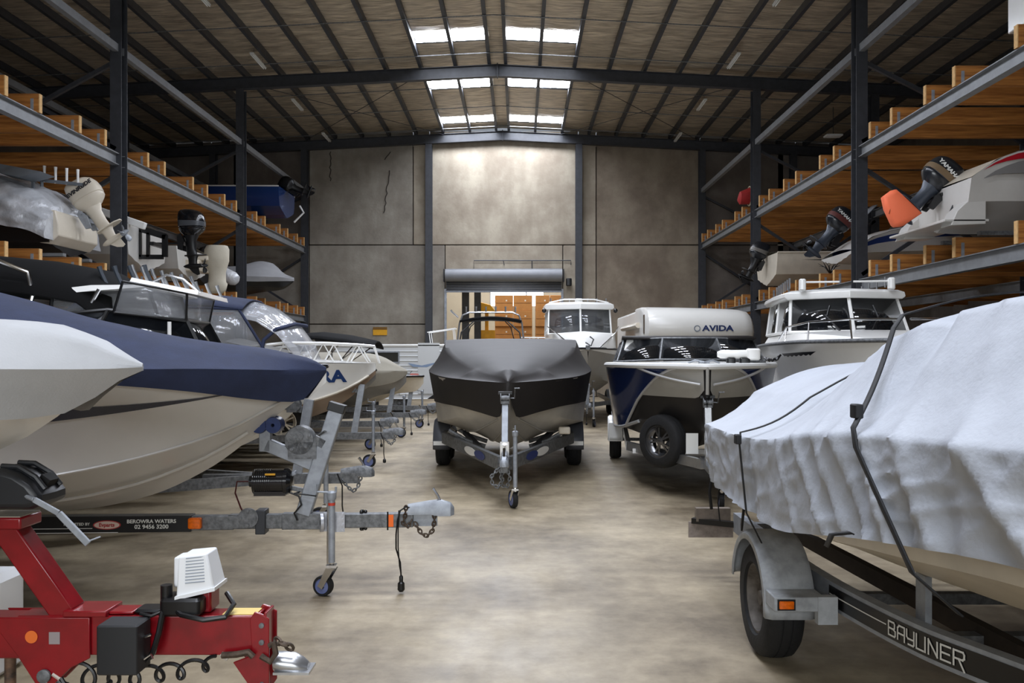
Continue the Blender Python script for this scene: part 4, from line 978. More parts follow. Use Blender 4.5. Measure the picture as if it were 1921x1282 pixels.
TH = thing('tandem_trailer', 'grey tandem trailer with blue and white decals under the black covered boat', 'trailer', (XH - .03, 9.35, 0), -90)
for sd in (-1, 1):
    r_ = MB().bar((-.35, sd * .05, .46), (-2.9, sd * .92, .50), .06, .15).build('frame_rail', galv, TH); MB().bar((-2.9, sd * .92, .50), (-6.4, sd * .92, .50), .06, .13).build('frame_rail', galv, TH)
    d = Vector((-2.55, sd * .87, .04)).normalized(); ang = math.atan2(d.y, d.x)
    c0 = Vector((-1.35, sd * .385, .476)) + Vector((-d.y, d.x, 0)) * (.033 if sd < 0 else -.033) * (1 if sd < 0 else 1)
    nn = Vector((-d.y, d.x, 0)); nn = nn if nn.y * sd > 0 else -nn
    for k, (m_, ln, o_, nm) in enumerate(((white, .55, .2, 'white_decal'), (M('decal_blue', (28, 48, 110), .4), .45, -.22, 'blue_decal'))):
        cc = Vector((-1.25, sd * .36, .474)) + nn * (.034 + k * .002) - d * (-o_)
        mb = MB(); mb.prism([cc + d * (ln / 2 * math.cos(a)) + Vector((0, 0, .052 * math.sin(a))) for a in [2 * math.pi * q / 20 for q in range(20)]], (0, 0, 0), nn * .002); mb.build(nm, m_, r_)
    for xx in (-3.75, -4.5): wheel(TH, (xx, sd * 1.0, .32), .32, .2, side=sd)
    fender(TH, (-4.12, sd * 1.0, .34), .38, .25, mat=M('dark_grey_mudguard', (84, 86, 92), .4, .3), tandem=.75)
    MB().box((-3.35, sd * 1.0, .375), (.03, .23, .06)).build('white_marker', white, TH)
    for xx in (-2.3, -3.0, -5.2): MB().tube([(xx, sd * .3, .44), (xx, sd * .55, .52), (xx, sd * .8, .66)], .03, 8).build('roller_arm', galv, TH)
    MB().bar((-2.0, sd * .36, .46), (-2.9, sd * .62, .58), .06, .06).build('skid', M('dark_skid', (60, 62, 68), .5), TH)
    MB().lathe([(.01, -.04), (.045, -.04), (.045, .04), (.01, .04)], (-2.9, sd * .7, .66), (0, 1, .4), 16).build('bunk_roller', cream, TH)
MB().box((-2.3, .78, .66), (.1, .16, .1)).build('winch_block', cream, TH, bevel=.02)
MB().box((-.35, 0, .46), (.9, .08, .1)).build('drawbar', galv, TH)
coupling(TH, (.12, 0, .50)); MB().ball((.0, 0, .49), .06, 8).build('coupling_ball', chrome, TH)
post = MB().bar((-.25, 0, .5), (-.62, 0, 1.16), .075, .1, up=(1, 0, 0)).build('winch_post', galvl, TH, bevel=.006)
winch(post, (-.55, 0, 1.19), .06, .1); MB().box((-.6, 0, 1.25), (.12, .16, .03)).build('bow_stop', black, post); MB().box((-.22, 0, .62), (.05, .1, .2)).build('post_clamp', chrome, post)
jockey(TH, (-.02, .12), top=.82, wr=.1, swivel=20)
chain(TH, [(.0, -.05, .46), (.0, -.14, .36), (.0, -.13, .27), (.0, -.06, .24), (.0, -.03, .3), (.0, -.04, .44)], .008, .045); chain(TH, [(.0, .03, .46), (.0, .06, .34), (.0, .03, .24), (.0, -.02, .26), (.0, -.02, .42)], .008, .045)

# ================================================================ L: blue and silver plate boat with windscreen
ang = -96
bL = thing('windscreen_boat', 'blue and bare aluminium plate boat with black framed windscreen', 'boat', (2.09, 9.5, 0), ang)
tL = [(0, .03, 1.56, .02, 1.30, 1.12), (.25, .38, 1.565, .12, 1.15, .88), (.6, .66, 1.565, .34, 1.02, .68), (1.1, .90, 1.565, .66, .88, .55), (1.8, 1.06, 1.56, .92, .74, .47), (2.6, 1.12, 1.55, 1.0, .70, .45), (5.6, 1.12, 1.52, 1.02, .68, .45)]
blu = M('gloss_navy_hull', (22, 38, 80), .12, 0, coat=.5); dkh = M('dark_grey_bottom', (52, 50, 50), .4, .3, var=.2, scale=2); brt = M('bright_weld', (196, 196, 196), .4, .4)
hull(bL, tL, [dkh], n=60, flare=.0)
def qz(s, z):
    hb, zs, hc, zc, zk = cr(tL, s); return min(1, max(0, (zs - z) / max(.01, zs - zc)))
side_band(bL, tL, 'silver_topside', M('pale_plate_aluminium', (176, 174, 168), .42, .25, var=.1, scale=2), lambda s: 0, lambda s: qz(s, 1.2), .0, 1.9, off=.014, flare=0)
side_band(bL, tL, 'blue_topside', blu, lambda s: 0, lambda s: min(1, max(0, (s - .12) / 1.4)), .12, 5.6, off=.022, flare=0)
MB().tube([(.012, 0, 1.56), (.012, 0, 1.36), (.0, 0, 1.25)], .02, 8).build('stem_bar', MATS['pale_plate_aluminium'], bL)
for sd in (-1, 1): MB().tube([side_pt(tL, .12 + 1.4 * i / 20, i / 20, sd, .024, 0) for i in range(21)], .018, 6).build('edge_weld', brt, bL)
for sd in (-1, 1): MB().tube([(-s, sd * (cr(tL, s)[2] + .01), cr(tL, s)[3]) for s in [1.2 + 4.3 * i / 40 for i in range(41)]], .022, 8).build('chine_rail', brt, bL)
for sd in (-1, 1):
    MB().tube([(-(.02 + .75 * i / 14), sd * (cr(tL, .02 + .75 * i / 14)[0] + .012), 1.36 + .19 * i / 14) for i in range(15)], .016, 6).build('bow_weld', brt, bL)
deck(bL, tL, white, s_to=1.6, camber=.04)
rubrail(bL, tL, M('white_gunwale', (222, 222, 220), .35), r=.035, dz=.0, name='gunwale')
deck(bL, tL, M('grey_deck', (120, 120, 118), .6), camber=-.02, name='side_deck')
def windscreen(parent, pts_b, pts_t, gm, fm, fr=.014, name='windscreen', top=True):
    """glass panels between base and top points"""
    fo = None
    for i in range(len(pts_b) - 1):
        p = MB().loft([[pts_b[i], pts_b[i + 1]], [pts_t[i], pts_t[i + 1]]], False).build(name + '_pane', gm, parent, solid=.006)
    mb = MB()
    mb.tube(pts_b, fr, 6); mb.tube(pts_t, fr, 6)
    for b, t in zip(pts_b, pts_t): mb.tube([b, t], fr, 6)
    return mb.build(name + '_frame', fm, parent)
darkg = M('dark_windscreen', (22, 24, 27), .07, 0, alpha=.92, spec=.9)
windscreen(bL, [(-3.4, 1.02, 1.58), (-2.0, .98, 1.60), (-1.75, .42, 1.63), (-1.75, -.42, 1.63), (-2.0, -.98, 1.60), (-3.4, -1.02, 1.58)], [(-3.4, .92, 1.86), (-2.35, .88, 1.90), (-2.15, .36, 1.92), (-2.15, -.36, 1.92), (-2.35, -.88, 1.90), (-3.4, -.92, 1.86)], darkg, galv, .016)
MB().loft([[(-2.2, y, 1.92) for y in (-.9, -.4, .4, .9)], [(-2.9, y, 1.95) for y in (-.9, -.4, .4, .9)], [(-3.6, y, 1.91) for y in (-.9, -.4, .4, .9)]], False).build('folded_canopy', blk, bL, solid=.04)
MB().prism([(-2.05, -.72, 1.62), (-2.05, -.92, 1.62), (-2.3, -.84, 1.93), (-2.3, -.76, 1.93)], (0, 0, 0), (.004, 0, 0)).build('white_panel', white, bL)
mb = MB(); mb.rbox((-.35, -.0, 1.60), (.1, .12, .04), .01)
for y in (-.1, .1): mb.tube([(-.3, 0, 1.61), (-.34, y, 1.63), (-.36, y * 1.8, 1.6)], .012, 6)
mb.build('bow_fairlead', galvl, bL)
mb = MB(); mb.rbox((-.75, .52, 1.61), (.14, .12, .1), .02); mb.rbox((-.75, .36, 1.61), (.12, .1, .1), .02); mot = mb.build('motor_mount', black, bL)
mb = MB(); mb.tube([(-.75, .2, 1.70), (-.75, .24, 1.70), (-.75, .6, 1.70), (-.75, .66, 1.70)], [.03, .05, .055, .04], 16); mb.rbox((-.75, .62, 1.70), (.14, .16, .14), .03); mb.build('bow_trolling_motor', white, bL)
P = [(-.75 - .08 * math.sin(k * .5), .7 + .25 * k / 30, 1.68 - .05 * math.sin(k / 30 * 3.14) + .012 * math.cos(k * 1.9)) for k in range(31)]
MB().tube(P, .014, 6).build('coiled_lead', black, bL)
TL = thing('boat_trailer', 'silver trailer with white mudguard and spare alloy wheel under the blue and aluminium boat', 'trailer', (2.07, 9.2, 0), ang)
for sd in (-1, 1):
    MB().bar((-.4, sd * .05, .46), (-1.9, sd * .85, .5), .06, .11).build('frame_rail', alu, TL); MB().bar((-1.9, sd * .85, .5), (-6.0, sd * .85, .5), .06, .11).build('frame_rail', alu, TL)
    wheel(TL, (-4.7, sd * 1.0, .31), .31, .19, side=sd); fender(TL, (-4.7, sd * 1.0, .33), .37, .24, mat=white, a0=0, a1=175)
    MB().box((-4.34, sd * 1.0, .46), (.02, .23, .3)).build('mudguard_front', white, TL, bevel=.01)
MB().bar((-4.7, -.9, .31), (-4.7, .9, .31), .05, .05).build('axle', galv, TL)
MB().bar((-1.7, -.8, .46), (-1.7, .8, .46), .06, .06).build('cross_member', alu, TL)
MB().box((-.35, 0, .46), (.9, .08, .09)).build('drawbar', alu, TL); coupling(TL, (.12, 0, .49)); jockey(TL, (-.1, .12), top=.8)
post = MB().bar((-.25, 0, .5), (-.38, 0, 1.1), .08, .09, up=(1, 0, 0)).build('winch_post', alu, TL, bevel=.006)
winch(post, (-.36, 0, 1.16), .055, .1); MB().box((-.42, 0, 1.22), (.1, .16, .03)).build('bow_stop', black, post)
sw = wheel(TL, (-.98, -.46, .66), .32, .2, ax=(.7, -.7, 0), side=1, rimm=M('machined_alloy', (120, 120, 122), .25, .9), spokes=5, name='spare_wheel')
MB().box((-.72, -.14, .66), (.02, .14, .24)).build('registration_label', whitep, TL)
MB().bar((-1.1, -.2, .5), (-1.05, -.4, .64), .06, .06).build('spare_bracket', galv, TL)
# ================================================================ roller door, next bay, wall fittings
dr = empty('door_1'); dr['kind'] = 'structure'; dr['label'] = 'open grey roller door in the back wall'
corr = M('galvanised_curtain', (132, 134, 138), .5, .2, var=.1)
mb = MB(); mb.lathe([(.25 + (.012 if k % 2 else 0), DX0 + .05 + (DX1 - DX0 - .1) * k / 1) for k in range(2)], (0, 33.62, 4.82), (1, 0, 0), 30); mb.build('drum', corr, dr)
mb = MB(); rows = []
for k in range(25):
    z = 4.80 - .6 * k / 24; y = 33.88 + .02 * math.sin(k * 1.57); rows.append([(DX0 + .05, y, z), (DX1 - .05, y, z)])
mb.loft(rows, False); mb.build('curtain', corr, dr, solid=.004); MB().box(((DX0 + DX1) / 2, 33.88, 4.19), (DX1 - DX0 - .1, .05, .06)).build('bottom_rail', galvl, dr)
for x in (DX0 + .03, DX1 - .03):
    MB().box((x, 33.93, 2.15), (.09, .08, 4.3)).build('guide', galvl, dr); MB().box((x + (.05 if x > 0 else -.05), 33.75, 4.82), (.02, .4, .5)).build('end_bracket', steel, dr)
mb = MB(); mb.rbox((DX1 + .22, 33.7, 4.55), (.22, .25, .3), .04); mb.build('opener_motor', black, dr)
mb = MB()
a, b = at(889, 489, 33.9), at(1071, 489, 33.9)
mb.tube([at(889, 530, 33.9), a, b, at(1071, 497, 33.9)], .022, 6); mb.tube([at(998, 489, 33.9), at(998, 530, 33.9)], .02, 6); mb.tube([at(944, 489, 33.9), at(946, 498, 33.9)], .015, 6)
tag(mb.build('conduit_pipe', steel), 'thin dark conduit frame fixed above the roller door', 'pipe')
sg = MB().box((0, 0, 0), (.56, .02, .30)).build('warning_sign', yellow); sg.location = at(713, 622, 33.96); tag(sg, 'yellow warning sign with a dark top band on the concrete wall', 'sign')
MB().box((0, -.012, .12), (.56, .01, .10)).build('sign_header', M('sign_brown', (120, 84, 20), .5), sg)
fl = MB().rbox((0, 0, 0), (.55, .35, .06), .03).build('flood_light', M('flood_white', (240, 242, 245), .4)); fl.location = at(1563, 255, 28); tag(fl, 'small white flood light under the dark roof above the propeller bag rack', 'light')
MB().tube([(0, 0, .03), (0, 0, .95)], .012, 6).build('drop_rod', steel, fl)
# neighbouring bay seen through the doorway
bay = empty('wall_far'); bay['kind'] = 'structure'
cwm = M('bay_wall', (176, 168, 152), .85, var=.12, scale=1)
mb = MB(); mb.box((-6.5, 46, 5), (9.8, .2, 10)); mb.box((5.9, 46, 5), (9.2, .2, 10)); mb.box((-.15, 46, 2.15), (2.9, .2, 4.3)); mb.box((-.15, 46, 8.2), (2.9, .2, 3.6))
mb.box((-11.3, 40, 5), (.2, 12, 10)); mb.box((10.4, 40, 5), (.2, 12, 10)); mb.build('panel', cwm, bay); MB().box((-.5, 40.1, 10.1), (22, 12, .2)).build('roof', cwm, bay)
wn = empty('window_10'); wn['kind'] = 'structure'
MB().box((-.15, 46.05, 5.3), (2.9, .02, 2.1)).build('pane', M('daylight_pane', (236, 244, 255), .5, emit=5), wn)
for x in (-1.6, 0.35, 1.3): MB().box((x, 45.93, 5.3), (.06, .05, 2.1)).build('mullion', steel, wn)
for i, (x, y) in enumerate(((-2.35, 37), (-1.95, 39.5))):
    struct(MB().ibeam((x, y, 0), (x, y, 10), .3, .3, .02, up=(0, 1, 0)).build('trim_%d' % (9 + i), steel), 'dark column in the bay beyond the doorway', 'column')
struct(MB().box((-2.1, 42, 5), (.1, .1, 10)).build('trim_11', galvl), 'pale post in the bay beyond the doorway', 'post')
carton = M('brown_carton', (186, 132, 76), .8, 0, var=.15, scale=4); tape = M('carton_seam', (120, 82, 46), .8)
rown = ['bottom row', 'second row up', 'third row up', 'fourth row up', 'fifth row up', 'top row']
for c, x in enumerate((-.77, .15, 1.08, 1.82)):
    for r_ in range(6):
        wdt = (.88, .92, .68, .72)[c]
        b_ = MB().box((0, 0, .38), (wdt, .8, .755)).build('shipping_carton', carton, bevel=.01); b_.location = (x + (.03 if c > 1 else 0), 42 + .05 * (r_ % 2), .765 * r_)
        tag(b_, 'brown carton beyond the doorway, %s, %s stack from the yellow lift' % (rown[r_], ('first', 'second', 'third', 'fourth')[c]), 'carton', 'brown cartons stacked beyond the doorway')
        MB().box((0, -.403, .38), (wdt * .9, .004, .02)).build('seam', tape, b_); MB().box((.12, -.404, .5), (.07, .004, .07)).build('white_label', whitep, b_)
lf = thing('yellow_lift', 'yellow work lift standing beyond the doorway beside the cartons', 'lift', (-1.55, 40, 0))
MB().box((0, 0, .35), (.8, 1.2, .5)).build('chassis', yellow, lf, bevel=.03); MB().box((0, .1, 2.3), (.16, .3, 3.4)).build('mast', yellow, lf, bevel=.02)
mb = MB(); mb.prism([(-.42, -.3, 3.7), (.42, -.3, 3.7), (.2, -.3, 4.0), (-.35, -.3, 4.15), (-.42, -.3, 4.1)], (0, 0, 0), (0, .5, 0)); mb.build('boom_head', yellow, lf, bevel=.02); MB().box((0, -.2, 2.6), (.8, .1, .45)).build('yellow_panel', yellow, lf)
for y in (-.4, .4): wheel(lf, (-.42, y, .22), .22, .14, ax=(1, 0, 0), side=-1); wheel(lf, (.42, y, .22), .22, .14, ax=(1, 0, 0))

# ================================================================ simple kits for the boats further back
def std(L, b, zs, zk=.55, rise=0., hc=.86, zc=None):
    zc = zc or zk + .32
    return [(0, .02, zs + rise, .01, zs - .08, zs - .16), (.2, b * .2, zs + rise * .95, b * .07, zs - .22, zs - .35), (.6, b * .5, zs + rise * .8, b * .28, zc + .22, zk + .3), (1.1, b * .76, zs + rise * .6, b * .55, zc + .1, zk + .1), (1.8, b * .93, zs + rise * .35, b * .76, zc + .02, zk), (2.8, b, zs + .1 * rise, b * hc, zc, zk), (L, b * .97, zs, b * hc, zc, zk)]
def boat(name, label, loc, rz, tab, mats, matf=None, dk=True, deckmat=None, fl=.03, rub=None, group=None):
    o = thing(name, label, 'boat', loc, rz, group); hull(o, tab, mats, matf, n=40, flare=fl)
    if dk: deck(o, tab, deckmat or white, camber=.05)
    if rub: rubrail(o, tab, rub, r=.025)
    return o
def trailer(label, loc, rz, L=6, axle=4.4, jk=True, post=.75, m=None, jy=.12, postx=-.55):
    m = m or galv; o = thing('boat_trailer', label, 'trailer', loc, rz)
    MB().box((-.7, 0, .47), (1.5, .09, .1)).build('drawbar', m, o)
    coupling(o, (.14, 0, .5), m)
    for sd in (-1, 1):
        MB().bar((-.9, sd * .05, .47), (-2.4, sd * .8, .47), .06, .1).build('frame_rail', m, o); MB().bar((-2.4, sd * .8, .47), (-L, sd * .8, .47), .06, .1).build('frame_rail', m, o)
        wheel(o, (-axle, sd * .98, .31), .31, .18, side=sd); fender(o, (-axle, sd * .98, .33), .37, .23)
    MB().bar((-axle, -.9, .31), (-axle, .9, .31), .05, .05).build('axle', m, o); MB().bar((-2.4, -.8, .44), (-2.4, .8, .44), .05, .06).build('cross_member', m, o)
    if jk: jockey(o, (-.25, jy), top=.82, wr=.1, swivel=-15)
    p = MB().bar((postx, 0, .5), (postx + .12, 0, .5 + post), .08, .09, up=(1, 0, 0)).build('winch_post', galvl, o); winch(p, (postx - .03, 0, .45 + post), .07, .1)
    MB().bar((postx + .05, 0, .4 + post), (postx - .28, 0, .47 + post), .05, .06).build('bow_arm', m, p)
    MB().lathe([(.01, -.05), (.045, -.05), (.035, 0), (.045, .05), (.01, .05)], (postx - .3, 0, .53 + post), (0, 1, 0), 14).build('bow_roller', black, p)
    chain(o, [(.08, -.03, .48), (.05, -.05, .38), (0, -.05, .34), (-.06, -.05, .4), (-.1, -.04, .46)], .007, .04)
    MB().tube([(-.15, -.05, .52), (-.1, -.06, .4), (-.1, -.06, .2), (-.09, -.06, .12)], .007, 6).build('light_cable', black, o); MB().lathe([(.01, 0), (.024, -.02), (.024, -.06), (0, -.07)], (-.09, -.06, .13), (0, 0, 1), 10).build('trailer_plug', black, o)
    return o

# D3: boat with the wide black top and white hardtop, behind the navy covered runabout
t3 = std(5.0, 1.0, 1.7, .6)
b3 = boat('hardtop_boat', 'boat with thin white hardtop, vinyl curtains and broad black canopy behind the navy cover', (-2.85, 10.6, 0), 5, t3, [white], rub=black)
MB().loft([[(-4.95 + x, y, z + 2.45 - .42 * abs(y / 1.1) ** 3) for y in [(-1.1 + 2.2 * k / 8) for k in range(9)]] for x, z in ((3.12, -.25), (3.1, .05), (2.85, .24), (2.3, .34), (1.4, .42), (0, .46), (-1.4, .42), (-1.45, .1))], False).build('black_canopy', M('soft_black_canvas', (10, 10, 11), .9, spec=.2), b3, solid=.03, sharp=60)
mb = MB(); mb.loft([[(x, -1.0, z0), (x, -.95, z1), (x, .95, z1), (x, 1.0, z0)] for x, z0, z1 in ((-2.55, 2.34, 2.40), (-2.0, 2.40, 2.47), (-1.4, 2.45, 2.48))], True, True); mb.build('hardtop', white, b3)
windscreen(b3, [(-2.5, -.9, 1.75), (-1.9, -.85, 1.75), (-1.3, -.5, 1.75), (-1.3, .5, 1.75), (-1.9, .85, 1.75)], [(-2.45, -.88, 2.34), (-1.95, -.86, 2.40), (-1.5, -.6, 2.44), (-1.5, .6, 2.44), (-1.95, .86, 2.40)], clear, black, .022)
rods(b3, (-1.95, -.6, 2.46), (-1.45, -.6, 2.48), 4, .25, .03, (-.08, 0), M('dark_rod', (60, 66, 74), .4, .3)); rods(b3, (-1.95, .5, 2.46), (-1.45, .5, 2.48), 4, .22, .026, (-.08, 0))
mb = MB(); mb.tube([(-2.75, -1.0, 1.75), (-2.6, -1.0, 2.35), (-2.65, -1.0, 2.6), (-2.95, -1.0, 2.72)], .024, 8); mb.tube([(-2.7, -1.0, 1.75), (-3.05, -1.0, 2.25), (-3.2, -1.0, 2.45)], .022, 8)
mb.tube([(-2.3, -1.0, 1.7), (-1.9, -1.0, 2.42)], .022, 8); mb.tube([(-1.75, -1.0, 1.65), (-2.1, -1.0, 2.15)], .022, 8); mb.build('canopy_frame', chrome, b3)
# D2: nearer boat with black framed windscreen and rod rack hardtop
t2 = std(5.4, 1.0, 1.58, .6)
b2 = boat('hardtop_boat', 'boat with black framed windscreen and white hardtop carrying a row of rod holders', (-1.95, 8.6, 0), 6, t2, [white], rub=black)
windscreen(b2, [(-2.6, -.85, 1.70), (-2.0, -.82, 1.72), (-1.1, -.45, 1.72), (-1.1, .45, 1.72), (-2.0, .82, 1.72)], [(-2.3, -.75, 2.05), (-1.85, -.72, 2.10), (-1.25, -.4, 2.02), (-1.25, .4, 2.02), (-1.85, .72, 2.10)], darkg, black, .02)
mb = MB(); mb.loft([[(x, -.6, z), (x, -.55, z + .04), (x, .55, z + .04), (x, .6, z)] for x, z in ((-1.7, 2.37), (-1.45, 2.32), (-1.1, 2.25))], True, True); mb.build('hardtop', white, b2)
windscreen(b2, [(-1.8, -.72, 2.08), (-1.25, -.42, 2.02), (-1.25, .42, 2.02)], [(-1.72, -.72, 2.36), (-1.22, -.5, 2.27), (-1.22, .5, 2.27)], clear, black, .012, 'curtain')
rods(b2, (-1.65, -.5, 2.37), (-1.12, -.5, 2.27), 7, .16, .018, (-.05, 0)); rods(b2, (-1.7, .6, 2.37), (-1.15, .6, 2.27), 6, .16, .02, (-.05, 0))
MB().tube([(-1.55, -.52, 2.36), (-1.4, -.52, 2.44), (-1.25, -.52, 2.40), (-1.1, -.52, 2.27)], .012, 6).build('top_rail', alu, b2)
MB().rbox((-1.2, -.5, 1.70), (.28, .2, .05), .02).build('white_hatch', white, b2); MB().tube([(-1.35, -.6, 1.66), (-1.35, -.6, 2.0)], .018, 8).build('whip_base', white, b2)
trailer('silver trailer with a ball coupling just behind the leaning grey winch post', (-1.66, 8.5, 0), 5, L=6, axle=4.3, jy=-.12)
# D4: white boat with navy canopy and bow rail
t4 = [(0, .02, 1.56, .01, 1.46, 1.40), (.2, .22, 1.56, .08, 1.31, 1.20), (.6, .55, 1.57, .34, 1.11, .90), (1.1, .83, 1.58, .64, .98, .72), (1.8, 1.03, 1.58, .86, .92, .62), (2.8, 1.12, 1.58, .98, .90, .6), (6.0, 1.08, 1.56, 1.0, .9, .6)]
brn = M('tan_reflection_bottom', (150, 128, 108), .35, .2, var=.2, scale=2)  # brown reflection on the hull bottom, put into its colour
b4 = boat('canopy_boat', 'white boat with navy canopy, clear curtains, white bow rail and blue lettering', (-2.18, 12.9, 0), 4, t4, [white, brn], matf=lambda s, j: 1 if j >= 6 else 0)
for sd in (-1, 1): MB().tube([(-s, sd * (cr(t4, s)[2] + .01), cr(t4, s)[3]) for s in [.1 + 5.9 * i / 40 for i in range(41)]], .02, 6).build('chine_rail', cream, b4)
bl = M('lettering_blue', (30, 62, 118), .4)
def tfn(x, y, z):
    s = .67 - x; hb, zs, hc, zc, zk = cr(t4, s); q = (zs - (1.37 + y)) / (zs - zc); p = side_pt(t4, s, q, -1, .008 + z, .03); return p
text('TRA', 'hull_lettering', .24, bl, b4, (0, 0, 0), (0, 0, 0), .002, .010, 1.15, fn=tfn)
mb = MB()
rp = [(-.05, 0, 1.60)] + [(-s, -(cr(t4, s)[0] - .05), 1.60 + .26) for s in (.25, .7, 1.2, 1.6)] + [(-1.9, -.9, 1.62)]
for sd in (-1, 1):
    Q = [(-.02, 0, 1.82), (-.25, sd * .22, 1.84), (-.7, sd * .52, 1.86), (-1.2, sd * .78, 1.86), (-1.7, sd * .92, 1.80), (-1.95, sd * .98, 1.6)]
    mb.tube(Q, .022, 8)
    for q in Q[1:4]: mb.tube([(q[0] - .15, q[1] * 1.03, 1.58), q, (q[0] + .15, q[1] * .9, 1.58)], .014, 6)
mb.tube([(-.02, 0, 1.82), (.06, 0, 1.56)], .02, 6); mb.build('bow_rail', white, b4)
MB().loft([[(-1.1, y, 1.62 + .08 * math.cos(y * 1.5)) for y in [(-.75 + 1.5 * k / 6) for k in range(7)]], [(-2.0, y, 1.86 + .08 * math.cos(y * 1.5)) for y in [(-.85 + 1.7 * k / 6) for k in range(7)]]], False).build('cabin_top', white, b4)
for k in range(4): MB().box((-1.3 - .16 * k, -.45, 1.70 + .04 * k), (.07, .5, .02)).build('hatch_slat', black, b4)
cr4 = [(-.85, 1.62), (-.93, 1.85), (-1.15, 2.15), (-1.45, 2.38), (-1.8, 2.50)]
rows = [[(x - .12 * (y / .95) ** 2, y * (1 - .08 * i / 4), z - (.10 + .04 * i) * (y / .95) ** 2) for y in [(-.95 + 1.9 * k / 12) for k in range(13)]] for i, (x, z) in enumerate(cr4)]
MB().loft(rows, False).build('clear_front_curtain', M('shiny_clear_vinyl', (180, 182, 186), .1, 0, alpha=.45, spec=1, bump=.8, bscale=4), b4, solid=.004)
MB().loft([[(x, y, z - .17 * (abs(y) / .9) ** 2.4) for y in [(-.92 + 1.84 * k / 12) for k in range(13)]] for x, z in ((-1.75, 2.50), (-2.2, 2.56), (-3.0, 2.56), (-4.1, 2.50), (-4.15, 2.3))], False).build('canopy', navy, b4, solid=.02, sharp=60)
windscreen(b4, [(-4.0, -1.0, 1.62), (-2.9, -1.0, 1.62), (-1.35, -.95, 1.62)], [(-3.9, -.9, 2.33), (-2.9, -.92, 2.36), (-1.8, -.9, 2.33)], clear, navy, .02, 'side_curtain')
mb = MB(); mb.tube([(-1.5, -.97, 1.62), (-1.45, -.93, 1.90), (-1.3, -.85, 2.05), (-1.12, -.4, 2.14), (-1.1, .4, 2.14)], .028, 8); mb.build('canopy_edge', navy, b4)
mb = MB(); mb.tube([(-2.9, -.98, 2.26), (-2.35, -.98, 1.65)], .018, 6); mb.tube([(-2.5, -.98, 2.26), (-3.1, -.98, 1.65)], .018, 6); mb.tube([(-3.6, -.98, 2.2), (-3.4, -.98, 1.65)], .018, 6); mb.build('canopy_frame', chrome, b4)
t_4 = trailer('galvanised trailer with slim jockey wheel under the boat with the navy canopy', (-1.95, 12.9, 0), 4, L=6.2, axle=4.5, jy=-.12)
wheel(t_4, (-1.55, -.28, .70), .33, .2, ax=(.15, -1, .0), side=1, rimm=M('cream_alloy', (214, 206, 190), .3, .3), spokes=5, name='spare_wheel').location = (0, 0, 0)
MB().bar((-1.5, 0, .5), (-1.55, -.15, .66), .06, .06).build('spare_bracket', galv, t_4)
# black bimini boat
t5 = std(5.4, 1.0, 1.42, .6)
b5 = boat('bimini_boat', 'small boat with folded black bimini behind the white bow rail', (-2.55, 15.1, 0), 3, t5, [greyhull], rub=black)
MB().loft([[(x, y, z - .12 * (y / .85) ** 2) for y in [(-.85 + 1.7 * k / 8) for k in range(9)]] for x, z in ((.05, 1.92), (-.4, 2.02), (-.9, 2.08), (-1.2, 2.06))], False).build('bimini_top', MATS['soft_black_canvas'], b5, solid=.03)
mb = MB()
for a, b_ in ((-.1, -.6), (-.5, -.75), (-.9, -.8), (-1.1, -1.15)):
    for sd in (-1, 1): mb.tube([(a, sd * .83, 1.88), (b_ - .1, sd * .8 * min(1, .4 - b_ * .8), 1.45)], .012, 6)
mb.build('bimini_frame', chrome, b5)
trailer('plain galvanised trailer under the small boat with black bimini', (-2.35, 15.1, 0), 3, L=5.5, axle=4.0)
# E: beige covered boat
t6 = std(5.4, 1.0, 1.30, .55)
b6 = thing('covered_tinny', 'small boat under a beige grey cover beside the ribbed white caravan', 'boat', (-2.3, 17.3, 0), 4); hull(b6, t6, [greyhull], flare=.02)
bg = M('beige_cover', (158, 152, 138), .8, 0, var=.12, scale=3)
cover(b6, [(-.02, .01, 1.36, .01, 1.30, .01, 1.37, 1.38), (.2, .25, 1.37, .18, 1.15, .14, 1.46, 1.50), (.5, .5, 1.36, .42, 1.08, .3, 1.58, 1.66), (.8, .7, 1.36, .62, 1.05, .4, 1.64, 1.72), (1.6, .95, 1.36, .9, 1.02, .6, 1.66, 1.74), (5.4, 1.02, 1.36, .98, 1.0, .7, 1.7, 1.8)], bg, n=50, w=.012, folds=.02, fs=4)
trailer('galvanised trailer with upright winch post under the beige covered boat', (-2.1, 17.3, 0), 4, L=5.6, axle=4.0)
# E2: white bow
t7 = std(5.2, .95, 1.20, .5)
b7 = boat('open_dinghy', 'white dinghy with black gunwale beyond the beige covered boat', (-2.2, 19.5, 0), 2, t7, [cream], rub=black)
outb = trailer('low trailer with a red and black winch nearest the white caravan', (-2.0, 19.6, 0), 2, L=5.3, axle=4.0); MB().rbox((-.42, 0, 1.2), (.2, .16, .12), .04).build('red_winch_cover', M('dull_red', (140, 60, 44), .6), outb)
# caravan
cv = thing('caravan', 'white caravan with horizontal aluminium ribs and a dark window', 'caravan', (-3.55, 25.4, 0), 0)
rib = M('caravan_cladding', (206, 208, 208), .35, .1)
rows = []
for k in range(45):
    z = .42 + 1.5 * k / 44; o_ = .018 * (1 if k % 4 in (0,) else 0); rows.append([(-1.75 - o_, -1 - o_, z), (1.35 + o_, -1 - o_, z), (1.62 + o_, -.6, z), (1.62 + o_, 1, z), (-1.75 - o_, 1, z)])
MB().loft(rows, True, True).build('body', rib, cv, sharp=20)
MB().box((-.07, 0, 1.955), (3.45, 2.06, .07)).build('roof', white, cv, bevel=.02)
wv = MB().box((-.55, -1.02, 1.62), (1.25, .03, .26)).build('window', M('caravan_glass', (26, 28, 26), .1, spec=.8), cv); MB().box((-.55, -1.01, 1.62), (1.33, .03, .34)).build('window_frame', galvl, wv)
